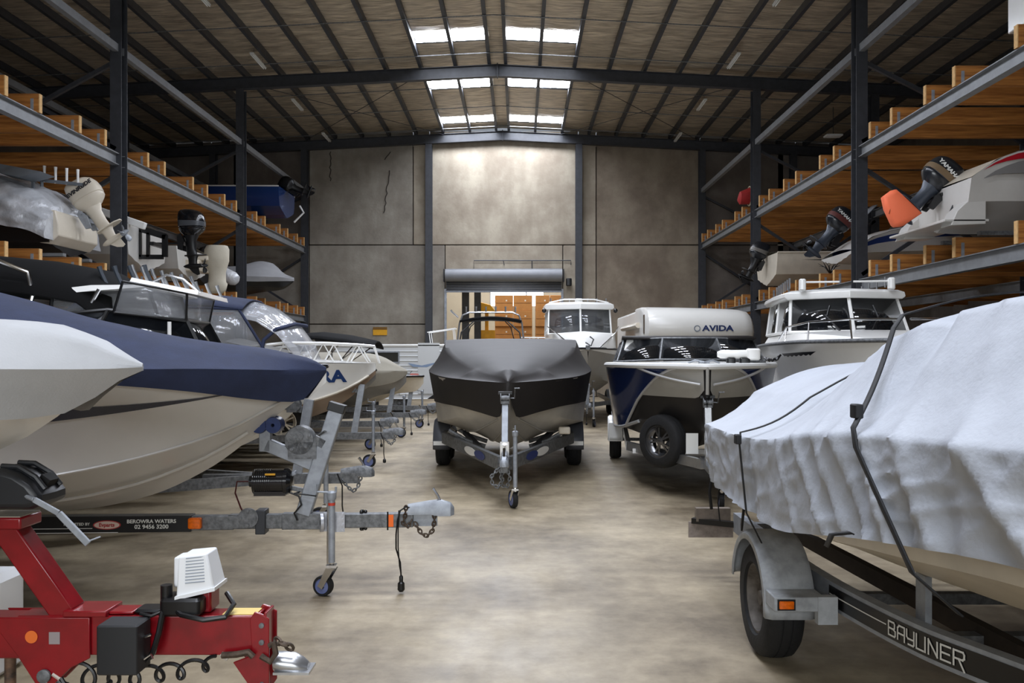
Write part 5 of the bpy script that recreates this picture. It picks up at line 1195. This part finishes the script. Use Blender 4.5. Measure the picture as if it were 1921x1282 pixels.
MB().box((.95, -1.02, 1.30), (.62, .02, 1.45)).build('door_panel', rib, cv); bst = MB().prism([(.35, -1.035, 1.45), (.75, -1.035, 1.38), (1.3, -1.035, 1.5), (.9, -1.035, 1.33), (.5, -1.035, 1.34)], (0, 0, 0), (0, .004, 0)).build('blue_flash', M('pale_blue_print', (130, 150, 178), .5), cv)
for x in (-.8, .1): wheel(cv, (x, -.9, .3), .3, .18, side=-1)
mb = MB(); mb.bar((1.6, 0, .42), (2.6, 0, .42), .08, .08); mb.prism([(.9, -1.02, .42), (1.62, -1.02, .42), (1.62, -1.02, .9)], (0, 0, 0), (0, .01, 0)); mb.build('dark_skirt', black, cv)
rk = MB()
for k in range(9): rk.tube([(.9 + .09 * k, -.5, 2.35 + .012 * k), (.9 + .09 * k, .1, 2.38 + .012 * k)], .014, 6)
for y in (-.5, .1): rk.tube([(.85, y, 2.34), (1.67, y, 2.46)], .016, 6)
for x, z in ((.9, 2.35), (1.6, 2.45)):
    for y in (-.5, .1): rk.tube([(x, y, z), (x + .05, y, 1.99)], .014, 6)
rk.build('roof_ladder_rack', white, cv)

# I: black T-top boat behind the black cover
t8 = std(4.3, 1.0, 1.75, .6)
b8 = boat('t_top_boat', 'boat with black topped steel arch and rod holders behind the black covered boat', (-.80, 20.0, 0), -90, t8, [white], rub=None)
MB().loft([[(x, y, z - .10 * (y / .85) ** 2) for y in [(-.85 + 1.7 * k / 10) for k in range(11)]] for x, z in ((-3.4, 2.70), (-4.0, 2.74), (-4.8, 2.72))], False).build('top_canopy', MATS['soft_black_canvas'], b8, solid=.06)
mb = MB()
for sd in (-1, 1): mb.tube([(-3.4, sd * .95, 1.7), (-3.5, sd * .86, 2.55), (-3.6, sd * .78, 2.78)], .025, 8)
mb.tube([(-3.6, -.78, 2.78), (-3.6, -.6, 2.86), (-3.6, .6, 2.86), (-3.6, .78, 2.78)], .024, 8); mb.build('arch_frame', alu, b8)
mb = MB()
for sd in (-1, 1): mb.tube([(-3.2, sd * .88, 1.75), (-3.35, sd * .8, 2.3), (-3.45, sd * .45, 2.62), (-3.45, 0, 2.64)], .022, 8); mb.tube([(-3.2, sd * .7, 1.9), (-3.35, sd * .55, 2.45), (-3.45, sd * .4, 2.6)], .014, 6)
mb.tube([(-3.2, -.84, 2.02), (-3.1, 0, 2.1), (-3.2, .84, 2.02)], .018, 6); mb.build('dark_arch', black, b8)
rods(b8, (-3.6, -.68, 2.86), (-3.6, .68, 2.86), 6, .16, .03); rods(b8, (-3.6, -.9, 2.72), (-3.6, -.9, 2.72), 1, .2, .03, (0, -.16))
trailer('trailer hidden behind the black covered boat under the arch boat', (-.80, 19.7, 0), -90, L=4.4, axle=3.3)
wr = thing('white_railing', 'low white boat railing beside the timber cartons', 'railing', (.55, 25.5, 0)); mb = MB()
for z in (2.02, 2.2): mb.tube([(-.55, 0, z), (.75, 0, z)], .02, 6)
for x in (-.5, -.25, 0, .25, .5, .72): mb.tube([(x, 0, .0), (x, 0, 2.2)], .016, 6)
mb.build('rails', white, wr)

# cruisers with hardtop cabins
def cabin(o, xf, xb, zb, zt, hf, hb, rake=.35, lean=.08, gl=None, over=.1, rt=.12, sides=3, pil=white):
    gl = gl or glass
    B = [(xb, -hb, zb), ((xf + xb) / 2, -hb, zb), (xf - .35, -hf, zb), (xf + .06, 0, zb), (xf - .35, hf, zb), ((xf + xb) / 2, hb, zb), (xb, hb, zb)]
    T = [(x - (rake if x > xb + .4 else 0) * (1 if x > (xf + xb) / 2 + .1 else .4), y * (1 - lean), zt) for x, y, z in B]
    windscreen(o, B, T, gl, pil, .028)
    ring = []
    for z, g in ((zt - .02, 1.0), (zt + .02, 1.06), (zt + rt * .7, 1.04), (zt + rt, .93), (zt + rt + .03, .6)):
        r_ = [((x + over * (1 if x > (xf + xb) / 2 else -.3)) * 1.0 - (0 if g > .95 else (1 - g) * (x - (xf + xb) / 2)), y * g * 1.08, z) for x, y, _ in T]; ring.append(r_)
    MB().loft(ring, True, True).build('hardtop', white, o, sharp=45, bevel=.01)
t9 = [(0, .02, 1.86, .01, 1.7, 1.6), (.25, .3, 1.86, .08, 1.45, 1.25), (.7, .66, 1.86, .32, 1.2, .85), (1.3, .95, 1.86, .62, 1.05, .62), (2.2, 1.12, 1.85, .86, .98, .55), (3.2, 1.2, 1.84, .98, .95, .55), (7, 1.2, 1.8, 1.0, .92, .55)]
bM = boat('hardtop_cruiser', 'white hardtop cruiser with dark raked windscreen and wedge shaped hull window', (4.35, 9.55, 0), -100, t9, [white], rub=galv)
MB().loft([[(x, y, z) for y, z in ((-hw, 1.86), (-hw * .92, 1.86 + h * .8), (-hw * .6, 1.86 + h), (0, 1.86 + h * 1.1), (hw * .6, 1.86 + h), (hw * .92, 1.86 + h * .8), (hw, 1.86))] for x, hw, h in ((-.5, .2, .02), (-1.2, .6, .10), (-2.2, .85, .16), (-3.0, .95, .17), (-5.4, 1.0, .17))], False, True).build('foredeck_trunk', white, bM, sharp=50)
cabin(bM, -2.9, -5.6, 2.03, 2.56, .84, .92, gl=darkg, rake=.4)
side_band(bM, t9, 'hull_window', black, lambda s: .16, lambda s: .16 + .13 * min(1, (s - 1.1) / .4) * min(1, max(0, (2.3 - s)) / .25 + .05), 1.1, 2.3, off=.012)
for sd in (-1, 1):
    ring_rail(bM, [(-.1, sd * .05, 2.1), (-.6, sd * .5, 2.12), (-1.4, sd * .85, 2.12), (-2.4, sd * 1.0, 2.08), (-2.9, sd * 1.05, 1.9)], posts=(((-.6, sd * .5, 2.12), (-.5, sd * .5, 1.88)), ((-1.4, sd * .85, 2.12), (-1.3, sd * .88, 1.88)), ((-2.4, sd * 1.0, 2.08), (-2.3, sd * 1.04, 1.86))))
    mb = MB(); mb.tube([(-2.72, sd * .22, 2.04), (-2.98, sd * .38, 2.28)], .014, 6); mb.tube([(-2.95, sd * .38, 2.18), (-3.04, sd * .30, 2.42)], .016, 6); mb.build('wiper', black, bM)
    MB().tube([(-3.4, sd * .62, 2.80), (-3.4, sd * .1, 2.80)], .016, 6).build('outrigger_pole', white, bM); MB().rbox((-3.4, sd * .64, 2.76), (.12, .1, .18), .03).build('outrigger_mount', white, bM)
rods(bM, (-5.2, -.8, 2.70), (-3.6, -.8, 2.72), 7, .16, .018, (0, 0)); rods(bM, (-5.2, .6, 2.70), (-3.6, .6, 2.72), 4, .16, .018)
trailer('heavy trailer under the white cruiser with the wedge shaped hull window', (4.33, 9.4, 0), -100, L=7, axle=5, jk=False)
t10 = [(0, .02, 1.84, .01, 1.7, 1.6), (.2, .26, 1.84, .08, 1.45, 1.25), (.6, .58, 1.83, .28, 1.2, .85), (1.2, .84, 1.82, .5, 1.05, .62), (2.2, 1.0, 1.81, .74, .98, .5), (6.5, 1.02, 1.8, .85, .92, .45)]
bJ = boat('hardtop_cruiser', 'older white cruiser with rounded hardtop and plain grey hull near the doorway', (1.60, 20.0, 0), -90, t10, [M('dull_grey_hull', (150, 146, 138), .45, 0, var=.1, scale=2), white], matf=lambda s, j: 1 if j < 1 else 0, rub=black)
MB().loft([[(x, y, z) for y, z in ((-hw, 1.84), (-hw * .95, 1.84 + h), (0, 1.84 + h * 1.15), (hw * .95, 1.84 + h), (hw, 1.84))] for x, hw, h in ((-.3, .3, .12), (-.5, .62, .34), (-1.2, .8, .38), (-2.6, .86, .40), (-5, .9, .4))], False, True).build('foredeck_trunk', white, bJ, sharp=50)
cabin(bJ, -2.4, -4.8, 2.24, 2.92, .84, .86, gl=M('pale_cabin_glass', (74, 78, 82), .1, alpha=.7, spec=.8), rake=.2, rt=.16, lean=.03)
mb = MB(); mb.tube([(-.2, .3, 1.86), (-.6, .7, 2.2), (-1.6, .9, 2.4), (-2.2, .92, 2.3)], .014, 6); mb.tube([(-.2, -.3, 1.86), (-.6, -.7, 2.2), (-1.6, -.9, 2.4), (-2.2, -.92, 2.3)], .014, 6); mb.build('bow_rail', chrome, bJ)
mb = MB(); mb.tube([(-.12, -.05, 1.98), (-.1, .08, 1.9), (-.1, .14, 2.05), (-.1, .05, 2.12)], .02, 6); mb.box((-.02, 0, 1.86), (.1, .1, .1)); mb.build('anchor', galv, bJ)
rods(bJ, (-3.2, -.75, 3.08), (-3.2, .75, 3.08), 7, .14, .02); MB().tube([(-3.1, -.8, 3.1), (-3.0, -.4, 3.18), (-3.0, .4, 3.18), (-3.1, .8, 3.1)], .02, 6).build('roof_rail', white, bJ); MB().rbox((-3.1, 0, 3.14), (.16, .2, .14), .04).build('roof_light', white, bJ)
for y in (-.95, .95): MB().ball((-2.7, y, 2.86), .06, 6).build('side_lamp', black, bJ)
trailer('trailer with a tall silver winch post under the older grey hulled cruiser', (1.60, 19.6, 0), -90, L=6.6, axle=4.8, post=.5)

# AVIDA motorhome
mh = thing('motorhome', 'white motorhome with a rounded over-cab nose and blue maker lettering', 'motorhome', (4.28, 19.8, 0), 0)
mw = M('motorhome_white', (226, 224, 218), .3, 0, var=.04, scale=2, coat=.2)
prof = [(.75, 1.92), (.30, 1.96), (.10, 2.05), (.02, 2.2), (.0, 2.35), (.06, 2.52), (.2, 2.66), (.5, 2.77), (1.2, 2.83), (2.2, 2.84), (2.2, 1.92)]
rings = []
for x, g, yo in ((-1.30, .0, .20), (-1.26, .03, .10), (-1.1, .03, .03), (-.4, .02, .0), (.4, .0, .0), (.95, -.02, .04), (1.15, -.06, .12), (1.24, -.14, .28), (1.26, -.22, .5)):
    rings.append([(x, y + yo * (1 if y < 2 else 0), z + (g * (1 if z > 2.3 else 0))) for y, z in prof])
MB().loft(rings, True, True).build('over_cab', mw, mh, sharp=40)
MB().box((0, 4.4, 1.65), (2.5, 4.6, 2.36)).build('living_body', mw, mh, bevel=.06); MB().hexa([(-1.0, .3, .5), (1.0, .3, .5), (1.05, 2.1, .5), (-1.05, 2.1, .5), (-.85, 1.0, 1.9), (.85, 1.0, 1.9), (.95, 2.1, 1.9), (-.95, 2.1, 1.9)]).build('cab', mw, mh, bevel=.05)
MB().hexa([(-.95, .02, .5), (.95, .02, .5), (1.0, .6, .5), (-1.0, .6, .5), (-.85, .1, 1.15), (.85, .1, 1.15), (.95, .6, 1.2), (-.95, .6, 1.2)]).build('bonnet', mw, mh, bevel=.05)
MB().hexa([(-.85, .62, 1.25), (.85, .62, 1.25), (.85, .64, 1.25), (-.85, .64, 1.25), (-.78, .92, 1.85), (.78, .92, 1.85), (.78, .94, 1.85), (-.78, .94, 1.85)]).build('windscreen', darkg, mh)
for sd in (-1, 1):
    for y in (.95, 5.0): wheel(mh, (sd * 1.0, y, .34), .34, .2, ax=(1, 0, 0), side=sd)
MB().box((-1.305, .62, 2.42), (.02, .16, .46)).build('side_window', M('brown_glass', (70, 54, 40), .15), mh, bevel=.008)
MB().tube([(-1.33, 1.4, 2.42), (-1.33, 4.6, 2.42)], .07, 10).build('awning_roll', cream, mh)
navl = M('avida_blue', (24, 44, 92), .4)
text('AVIDA', 'maker_lettering', .18, navl, mh, (.32, .0, 2.30), (R(90), 0, 0), .004, .006, 1.35); MB().lathe([(.055, 0), (.055, .004), (.075, .004), (.075, 0)], (-.16, -.0, 2.30), (0, -1, 0), 20).build('maker_badge', M('badge_grey', (110, 120, 135), .4), mh)

# ================================================================ boats on the racks
def rack_hull(L, b, z0, d, sweep=.15):
    zk = z0; zs = z0 + d
    return [(0, .02, zs + sweep, .01, zs - .05, zs - .1), (.4, b * .4, zs + sweep * .9, b * .2, zs - .3, zk + .35 * d), (1.0, b * .75, zs + sweep * .6, b * .5, zk + .5 * d, zk + .12), (1.8, b * .95, zs + sweep * .3, b * .75, zk + .36 * d, zk + .01), (L, b, zs, b * .86, zk + .3 * d, zk)]
# left rack, near bay: silver tarp and cream outboard
tar = M('silver_tarpaulin', (214, 216, 220), .35, .25, var=.25, scale=3, bump=1., bscale=9)
r1 = thing('tarped_boat', 'boat under a crinkled silver tarpaulin with tilted cream outboard on the rack', 'boat', (-14.6, 16.8, 0), 180)
h1 = rack_hull(5.75, .92, 3.62, .66)
hull(r1, [(s, a, b, c, d, e) for s, a, b, c, d, e in h1], [M('very_dark_hull', (20, 20, 22), .4)], flare=.02)
cover(r1, [(0, .02, 4.5, .02, 4.4, .01, 4.55, 4.6), (1.5, .9, 4.75, .85, 4.2, .6, 5.1, 5.25), (3, 1.08, 4.8, 1.06, 4.3, .7, 5.25, 5.4), (4.2, 1.1, 4.75, 1.08, 4.35, .7, 5.15, 5.3), (5.0, 1.1, 4.55, 1.1, 4.1, .7, 4.95, 5.08), (5.5, 1.08, 4.35, 1.1, 4.0, .7, 4.75, 4.85), (5.82, 1.0, 4.2, 1.05, 3.85, .6, 4.45, 4.55)], tar, n=100, m=14, w=.07, ws=3.4, folds=.05, fs=4)
creamm = M('cream_cowling', (218, 208, 190), .35, 0, var=.06, scale=3)
pod = MB(); pod.prism([(-5.2, -.75, 4.42), (-5.85, -.75, 4.42), (-5.92, -.75, 4.15), (-5.92, -.75, 3.95), (-5.75, -.75, 3.78), (-5.2, -.75, 3.85)], (0, 0, 0), (0, 1.5, 0)); pod.build('transom_pod', creamm, r1, bevel=.02)
outboard(r1, (-5.98, 0, 4.42), 32, 1.02, creamm, creamm, 'EVINRUDE', M('dark_lettering', (40, 40, 44), .5), brk=galvl)
mb = MB(); mb.bar((-5.3, .5, 4.6), (-5.3, .5, 5.15), .05, .05, up=(1, 0, 0)); mb.prism([(-5.7, .45, 5.1), (-4.9, .45, 5.25), (-4.6, .45, 5.2), (-4.9, .45, 5.08), (-5.3, .45, 5.0)], (0, 0, 0), (0, .5, 0)); mb.build('launcher_frame', M('frame_grey', (120, 126, 132), .5, .3), r1)
rods(r1, (-5.35, .2, 5.05), (-6.0, .2, 4.98), 4, .32, .03, (0, 0), white); MB().tube([(-5.2, .2, 5.1), (-6.1, .2, 5.0)], .035, 8).build('launcher_bar', MATS['frame_grey'], r1); MB().tube([(-5.3, .2, 4.7), (-5.3, .2, 5.08)], .03, 8).build('launcher_leg', MATS['frame_grey'], r1)
for yy in (-.5, .5): MB().bar((-5.9, yy, 3.60), (-3.0, yy, 3.60), .12, .06).build('cradle_rail', beamm, r1)
# second: long white boat with black bracket and black outboard
r2 = thing('pod_boat', 'white rack boat with black stripe, bracket with two openings and black outboard', 'boat', (-14.6, 19.7, 0), 180)
hr2 = rack_hull(6.0, 1.1, 3.62, .95)
hull(r2, hr2, [hullw, black], matf=lambda s, j: 1 if j == 0 else 0, flare=.0); deck(r2, hr2, cream)
br = MB(); br.bar((-5.98, -.3, 4.3), (-6.6, -.3, 4.3), .06, .04); br.bar((-6.3, -.3, 4.2), (-6.3, .48, 4.2), .1, .08)
o2 = [(-5.98, 4.62), (-6.62, 4.32), (-6.62, 3.92), (-6.5, 3.84), (-5.98, 3.84)]
for y in (.42,):
    br.bar((-5.98, y, 4.55), (-6.6, y, 4.36), .06, .14); br.bar((-5.98, y, 3.9), (-6.55, y, 3.9), .06, .1); br.bar((-6.0, y, 3.9), (-6.0, y, 4.5), .06, .1, up=(1, 0, 0)); br.bar((-6.2, y, 3.9), (-6.2, y, 4.45), .06, .07, up=(1, 0, 0)); br.bar((-6.58, y, 3.9), (-6.58, y, 4.4), .06, .12, up=(1, 0, 0))
br.build('motor_bracket', black, r2)
MB().bar((-5.3, .9, 4.88), (-6.35, .9, 4.52), .12, .16).build('white_arm', white, r2, bevel=.02)
outboard(r2, (-6.72, -.1, 4.42), 3, .98, M('gloss_black', None), black, prop=True, stripe=M('dark_band', (70, 72, 76), .3))
# third: covered outboard
r3 = thing('cream_motor_boat', 'white rack boat whose outboard is wrapped in a beige fitted cover', 'boat', (-14.6, 22.4, 0), 180)
hr3 = rack_hull(6.0, 1.05, 3.62, .8); hull(r3, hr3, [hullw], flare=.0); deck(r3, hr3, cream)
MB().box((-6.15, 0, 4.0), (.35, .9, .3)).build('transom_pod', cream, r3, bevel=.03)
ob3 = empty('outboard_motor', r3, (-6.45, 0, 0))
mb = MB(); mb.loft([[(cx + a * math.cos(t) * (1 + .04 * math.sin(5 * t + z * 6)), b * math.sin(t) * (1 + .05 * math.sin(4 * t + z * 9)), z) for t in [2 * math.pi * k / 24 for k in range(24)]] for z, a, b, cx in ((4.56, .05, .05, -.2), (4.55, .27, .2, -.2), (4.45, .32, .24, -.2), (4.15, .32, .24, -.2), (3.98, .26, .18, -.2), (3.85, .22, .15, -.2), (3.6, .23, .14, -.2), (3.55, .27, .16, -.2), (3.38, .24, .12, -.2), (3.3, .15, .06, -.2))], True, True)
mb.build('motor_cover', M('beige_motor_cover', (196, 188, 170), .8, 0, var=.08, scale=4, bump=.2, bscale=20), ob3, sharp=60)
MB().rbox((.1, 0, 4.2), (.3, .5, .12), .03).build('mount_bracket', cream, ob3)
# fourth: silver wrapped leg
r4 = thing('wrapped_motor_boat', 'low rack boat with its tilted outboard leg wrapped in crinkled silver plastic', 'boat', (-14.7, 24.8, 0), 180)
hr4 = rack_hull(5.7, 1.0, 3.62, .7); hull(r4, hr4, [M('very_dark_hull', None)], flare=.0); deck(r4, hr4, black)
ob4 = empty('outboard_motor', r4, (-5.8, 0, 4.2), (0, R(62), 0))
mb = MB(); mb.loft([[(a * math.cos(t) * (1 + .12 * noise.noise(Vector((math.cos(t) * 2, math.sin(t) * 2, z * 6)))), b * math.sin(t), z) for t in [2 * math.pi * k / 24 for k in range(24)]] for z, a, b in ((.12, .1, .08), (.08, .2, .16), (-.1, .22, .17), (-.4, .2, .15), (-.65, .2, .13), (-.78, .14, .08), (-.82, .05, .03))], True, True); mb.build('silver_wrap', tar, ob4, sharp=60)
MB().loft([[(-.2 + a * math.cos(t), b * math.sin(t), z) for t in [2 * math.pi * k / 16 for k in range(16)]] for z, a, b in ((.1, .2, .14), (.2, .28, .2), (.5, .28, .2), (.6, .18, .12))], True, True).build('cowling', black, ob4)
# fifth: grey covered bow pointing out of the rack
r5 = thing('covered_bow', 'boat with peaked grey cover and dark hull, its bow pointing out of the rack', 'boat', (-7.35, 27.7, 0), 0)
h5 = rack_hull(5.5, 1.05, 3.60, .55, .05); hull(r5, h5, [black], flare=.0)
cover(r5, [(-.02, .02, 4.16, .02, 4.08, .01, 4.18, 4.19), (.3, .38, 4.17, .32, 4.05, .2, 4.28, 4.32), (.7, .68, 4.16, .6, 4.02, .3, 4.50, 4.66), (1.0, .82, 4.16, .76, 4.0, .4, 4.54, 4.72), (1.8, 1.0, 4.16, .97, 4.0, .55, 4.46, 4.55), (5.5, 1.08, 4.16, 1.05, 4.0, .7, 4.35, 4.4)], M('pale_grey_canvas', (150, 150, 152), .7, 0, var=.12, scale=3), n=40, w=.012, folds=.01)
# blue boat on the upper shelf
r6 = thing('blue_boat', 'glossy dark blue boat with black tilted outboard on the upper rack shelf', 'boat', (-13.9, 30.4, 0), 180)
h6 = rack_hull(5.6, 1.05, 6.55, .95, .1); bh = M('gloss_blue_hull', (30, 58, 112), .12, 0, coat=.6); hull(r6, h6, [bh], flare=-.04); deck(r6, h6, bh); rubrail(r6, h6, white)
outboard(r6, (-5.75, 0, 7.45), 68, .85, black, black)
mb = MB(); mb.tube([(-5.9, -.6, 7.1), (-6.05, -.6, 6.85), (-5.75, -.6, 6.55), (-5.7, -.6, 6.5)], .035, 8); mb.build('boarding_ladder', white, r6)
for xx in (-1.6, -4.6): MB().box((xx, 0, 6.42), (.3, 1.2, .28)).build('cradle', M('dark_cradle', (50, 50, 52), .7), r6)

# right rack: white and red boat with orange propeller bag
q1 = thing('red_striped_boat', 'white boat with red stripe whose tilted black outboard wears an orange propeller bag', 'boat', (13.0, 14.35, 0), 0)
h = [(0, .02, 5.2, .01, 5.1, 5.0), (1.0, .8, 5.1, .5, 4.4, 4.0), (2.0, 1.08, 5.05, .85, 4.15, 3.75), (4.6, 1.15, 4.92, .98, 4.1, 3.72), (5.2, 1.15, 4.86, 1.0, 4.1, 3.72), (5.6, 1.13, 4.72, 1.0, 4.1, 3.72), (5.98, 1.10, 4.45, 1.0, 4.08, 3.74)]
hull(q1, h, [hullw], flare=.0); deck(q1, h, cream, camber=.02)
def q1band(za, zb, mat, nm, off=.008):
    for sd in (-1, 1):
        rows = []
        for i in range(21):
            s = 2.4 + 3.4 * i / 20; hb, zs = cr(h, s)[:2]; u = min(1, (5.82 - s) / .6); rows.append([(-s, sd * (hb + off), zs - za), (-s, sd * (hb + off), zs - za - (zb - za) * u)])
        MB().loft(rows, False).build(nm, mat, q1)
q1band(.03, .13, M('stripe_red', (160, 20, 34), .3), 'red_stripe'); q1band(.16, .36, M('stripe_grey', (120, 118, 116), .4), 'grey_stripe')
mb = MB()
mb.prism([(-5.7, -1.0, 4.36), (-6.15, -1.0, 3.95), (-6.25, -1.0, 3.72), (-5.7, -1.0, 3.74)], (0, 0, 0), (0, .35, 0)); mb.prism([(-5.7, .65, 4.36), (-6.15, .65, 3.95), (-6.25, .65, 3.72), (-5.7, .65, 3.74)], (0, 0, 0), (0, .35, 0)); mb.box((-6.0, 0, 3.80), (.7, 2.0, .04)); mb.build('transom_platform', hullw, q1, bevel=.01)
outboard(q1, (-5.95, -.05, 4.32), 43, .92, M('outboard_black', (30, 33, 38), .25, 0, coat=.3), M('outboard_grey', (62, 68, 78), .3, .2), 'YAMAHA', whitep, stripe=M('bronze_band', (120, 100, 76), .4), bag=M('orange_fabric', (250, 120, 78), .7), brk=black)
MB().tube([(-5.9, -.55, 4.25), (-6.0, -.5, 4.0), (-5.95, -.3, 3.85)], .03, 8).build('hydraulic_ram', black, q1)
MB().prism([(-4.55, -1.18, 4.75), (-4.9, -1.18, 4.62), (-4.6, -1.18, 4.55), (-4.85, -1.18, 4.42), (-4.3, -1.18, 4.35), (-4.2, -1.18, 4.7)], (0, 0, 0), (0, .02, 0)).build('hanging_propeller', black, q1)
for yy in (-.6, .6): MB().bar((-5.6, yy, 3.65), (-2.5, yy, 3.65), .1, .07).build('cradle_rail', galv, q1)
# second: blue striped boat with dark loose cover
q2 = thing('blue_striped_boat', 'white and blue boat with slumped dark cover and tilted black outboard on the rack', 'boat', (14.1, 19.8, 0), 0)
h = [(0, .02, 4.9, .01, 4.8, 4.7), (1.0, .8, 4.8, .5, 4.3, 4.0), (2.0, 1.0, 4.72, .85, 4.1, 3.80), (4.4, 1.05, 4.62, .95, 4.02, 3.78), (5.6, 1.05, 4.48, .95, 3.98, 3.78), (6.3, 1.02, 4.30, .92, 3.96, 3.78), (6.75, .98, 4.0, .9, 3.94, 3.80)]
q2b = M('stripe_blue', (36, 60, 118), .3); hull(q2, h, [hullw, q2b], matf=lambda s, j: 1 if j in (1, 2) and s < 6.4 else 0, flare=.0); deck(q2, h, hullw)
cover(q2, [(2.0, 1.0, 4.78, 1.02, 4.6, .6, 5.2, 5.3), (3.0, 1.06, 4.72, 1.08, 4.35, .6, 5.1, 5.2), (4.0, 1.08, 4.68, 1.1, 4.3, .6, 4.95, 5.05), (4.8, 1.08, 4.62, 1.09, 4.42, .6, 4.80, 4.9), (5.3, 1.0, 4.6, 1.02, 4.5, .5, 4.72, 4.78)], M('dark_loose_canvas', (58, 57, 56), .75, 0, var=.3, scale=4), n=50, w=.06, ws=2, folds=.05, fs=3)
outboard(q2, (-6.65, 0, 4.42), 40, .95, MATS['outboard_black'], MATS['outboard_grey'], 'YAMAHA', whitep, stripe=M('dull_red_band', (96, 50, 46), .4), brk=black)
MB().loft([[(-6.25, y, 4.35) for y in (-.4, -.2, 0, .2, .4)], [(-6.2, y, 4.9 - .1 * abs(y)) for y in (-.35, -.2, 0, .2, .35)], [(-5.9, y, 5.15 - .1 * abs(y)) for y in (-.25, -.1, 0, .1, .25)]], False).build('folded_screen', galvl, q2, solid=.02)
# third: plain white hull
q3 = thing('plain_rack_boat', 'boxy cream boat with upright dark outboard on the rack above the motorhome', 'boat', (13.6, 24.7, 0), 0)
h = rack_hull(6.45, 1.05, 3.68, .85, .1); hull(q3, h, [cream], flare=-.03); deck(q3, h, cream); rubrail(q3, h, cream)
MB().tube([(-s, -1.0, 4.33) for s in (2, 4, 6.3)], .02, 6).build('dark_moulding', black, q3)
outboard(q3, (-6.55, 0, 4.35), 24, .85, MATS['outboard_black'], black, stripe=M('grey_band', (110, 106, 100), .4))
# bits on the right rack
bd = thing('red_bundle', 'red canvas bundle strapped on the upper shelf beside the column', 'bundle', (7.25, 27.0, 6.41), 0)
MB().loft([[(x, r_ * math.cos(t) * (1 + .15 * math.sin(3 * t)), .28 + z + r_ * math.sin(t)) for t in [2 * math.pi * k / 14 for k in range(14)]] for x, r_, z in ((-.35, .05, -.1), (-.28, .2, -.04), (0, .26, .02), (.25, .2, .1), (.32, .06, .12))], True, True).build('canvas', M('red_canvas', (170, 36, 34), .7, var=.2), bd)
mb = MB(); mb.tube([(.02 + .0, .28 * math.cos(t), .30 + .3 * math.sin(t)) for t in [2 * math.pi * k / 16 for k in range(16)]], .02, 6, closed=True); mb.build('strap', M('pale_strap', (200, 190, 160), .7), bd)
br_ = thing('dead_branch', 'dark twiggy debris standing on a timber bearer behind the upright', 'debris', (7.35, 20.2, 3.61), 0); mb = MB()
for k in range(9):
    a = k * .7; mb.tube([(0, 0, .0), (.12 * math.cos(a), .1 * math.sin(a), .16), (.26 * math.cos(a + .3), .2 * math.sin(a), .2 + .05 * (k % 3))], [.016, .012, .004], 5)
mb.build('twigs', black, br_)
q4 = thing('upper_white_boat', 'white boat stern just visible on the upper right rack shelf', 'boat', (13.6, 12.4, 0), 0)
h = rack_hull(5.75, 1.05, 6.43, .85, .1); hull(q4, h, [white], flare=.0); deck(q4, h, white); MB().box((-5.9, 0, 6.95), (.3, 1.6, .6)).build('transom_box', white, q4, bevel=.02)
# low covered boats standing under the right rack
for i, (x, y, lab) in enumerate(((9.6, 12.6, 'dark covered boat under the rack beside the white wedge windowed cruiser'), (9.8, 16.2, 'second dark covered boat under the rack behind the dark covered one'))):
    o = thing('covered_boat', lab, 'boat', (x - 2.6, y, 0), 184); hull(o, std(5.5, 1.1, 1.5), [hullw]); o.location.x = x - 3.0 + 0; o.rotation_euler.z = R(180)
    cover(o, [(-.02, .01, 1.56, .01, 1.5, .01, 1.57, 1.58), (.5, .5, 1.56, .42, 1.28, .3, 1.75, 1.85), (1.5, .95, 1.56, .88, 1.22, .6, 2.1, 2.2), (2.6, 1.12, 1.56, 1.05, 1.2, .8, 2.35, 2.45), (5.5, 1.12, 1.56, 1.05, 1.2, .8, 2.2, 2.3)], M('charcoal_canvas', (52, 54, 60), .75, 0, var=.2), n=40, w=.03, folds=.02)
    for xx in (-1.6, -4.2): MB().box((xx, 0, .32), (.35, 1.2, .62)).build('cradle', MATS['dark_cradle'], o)
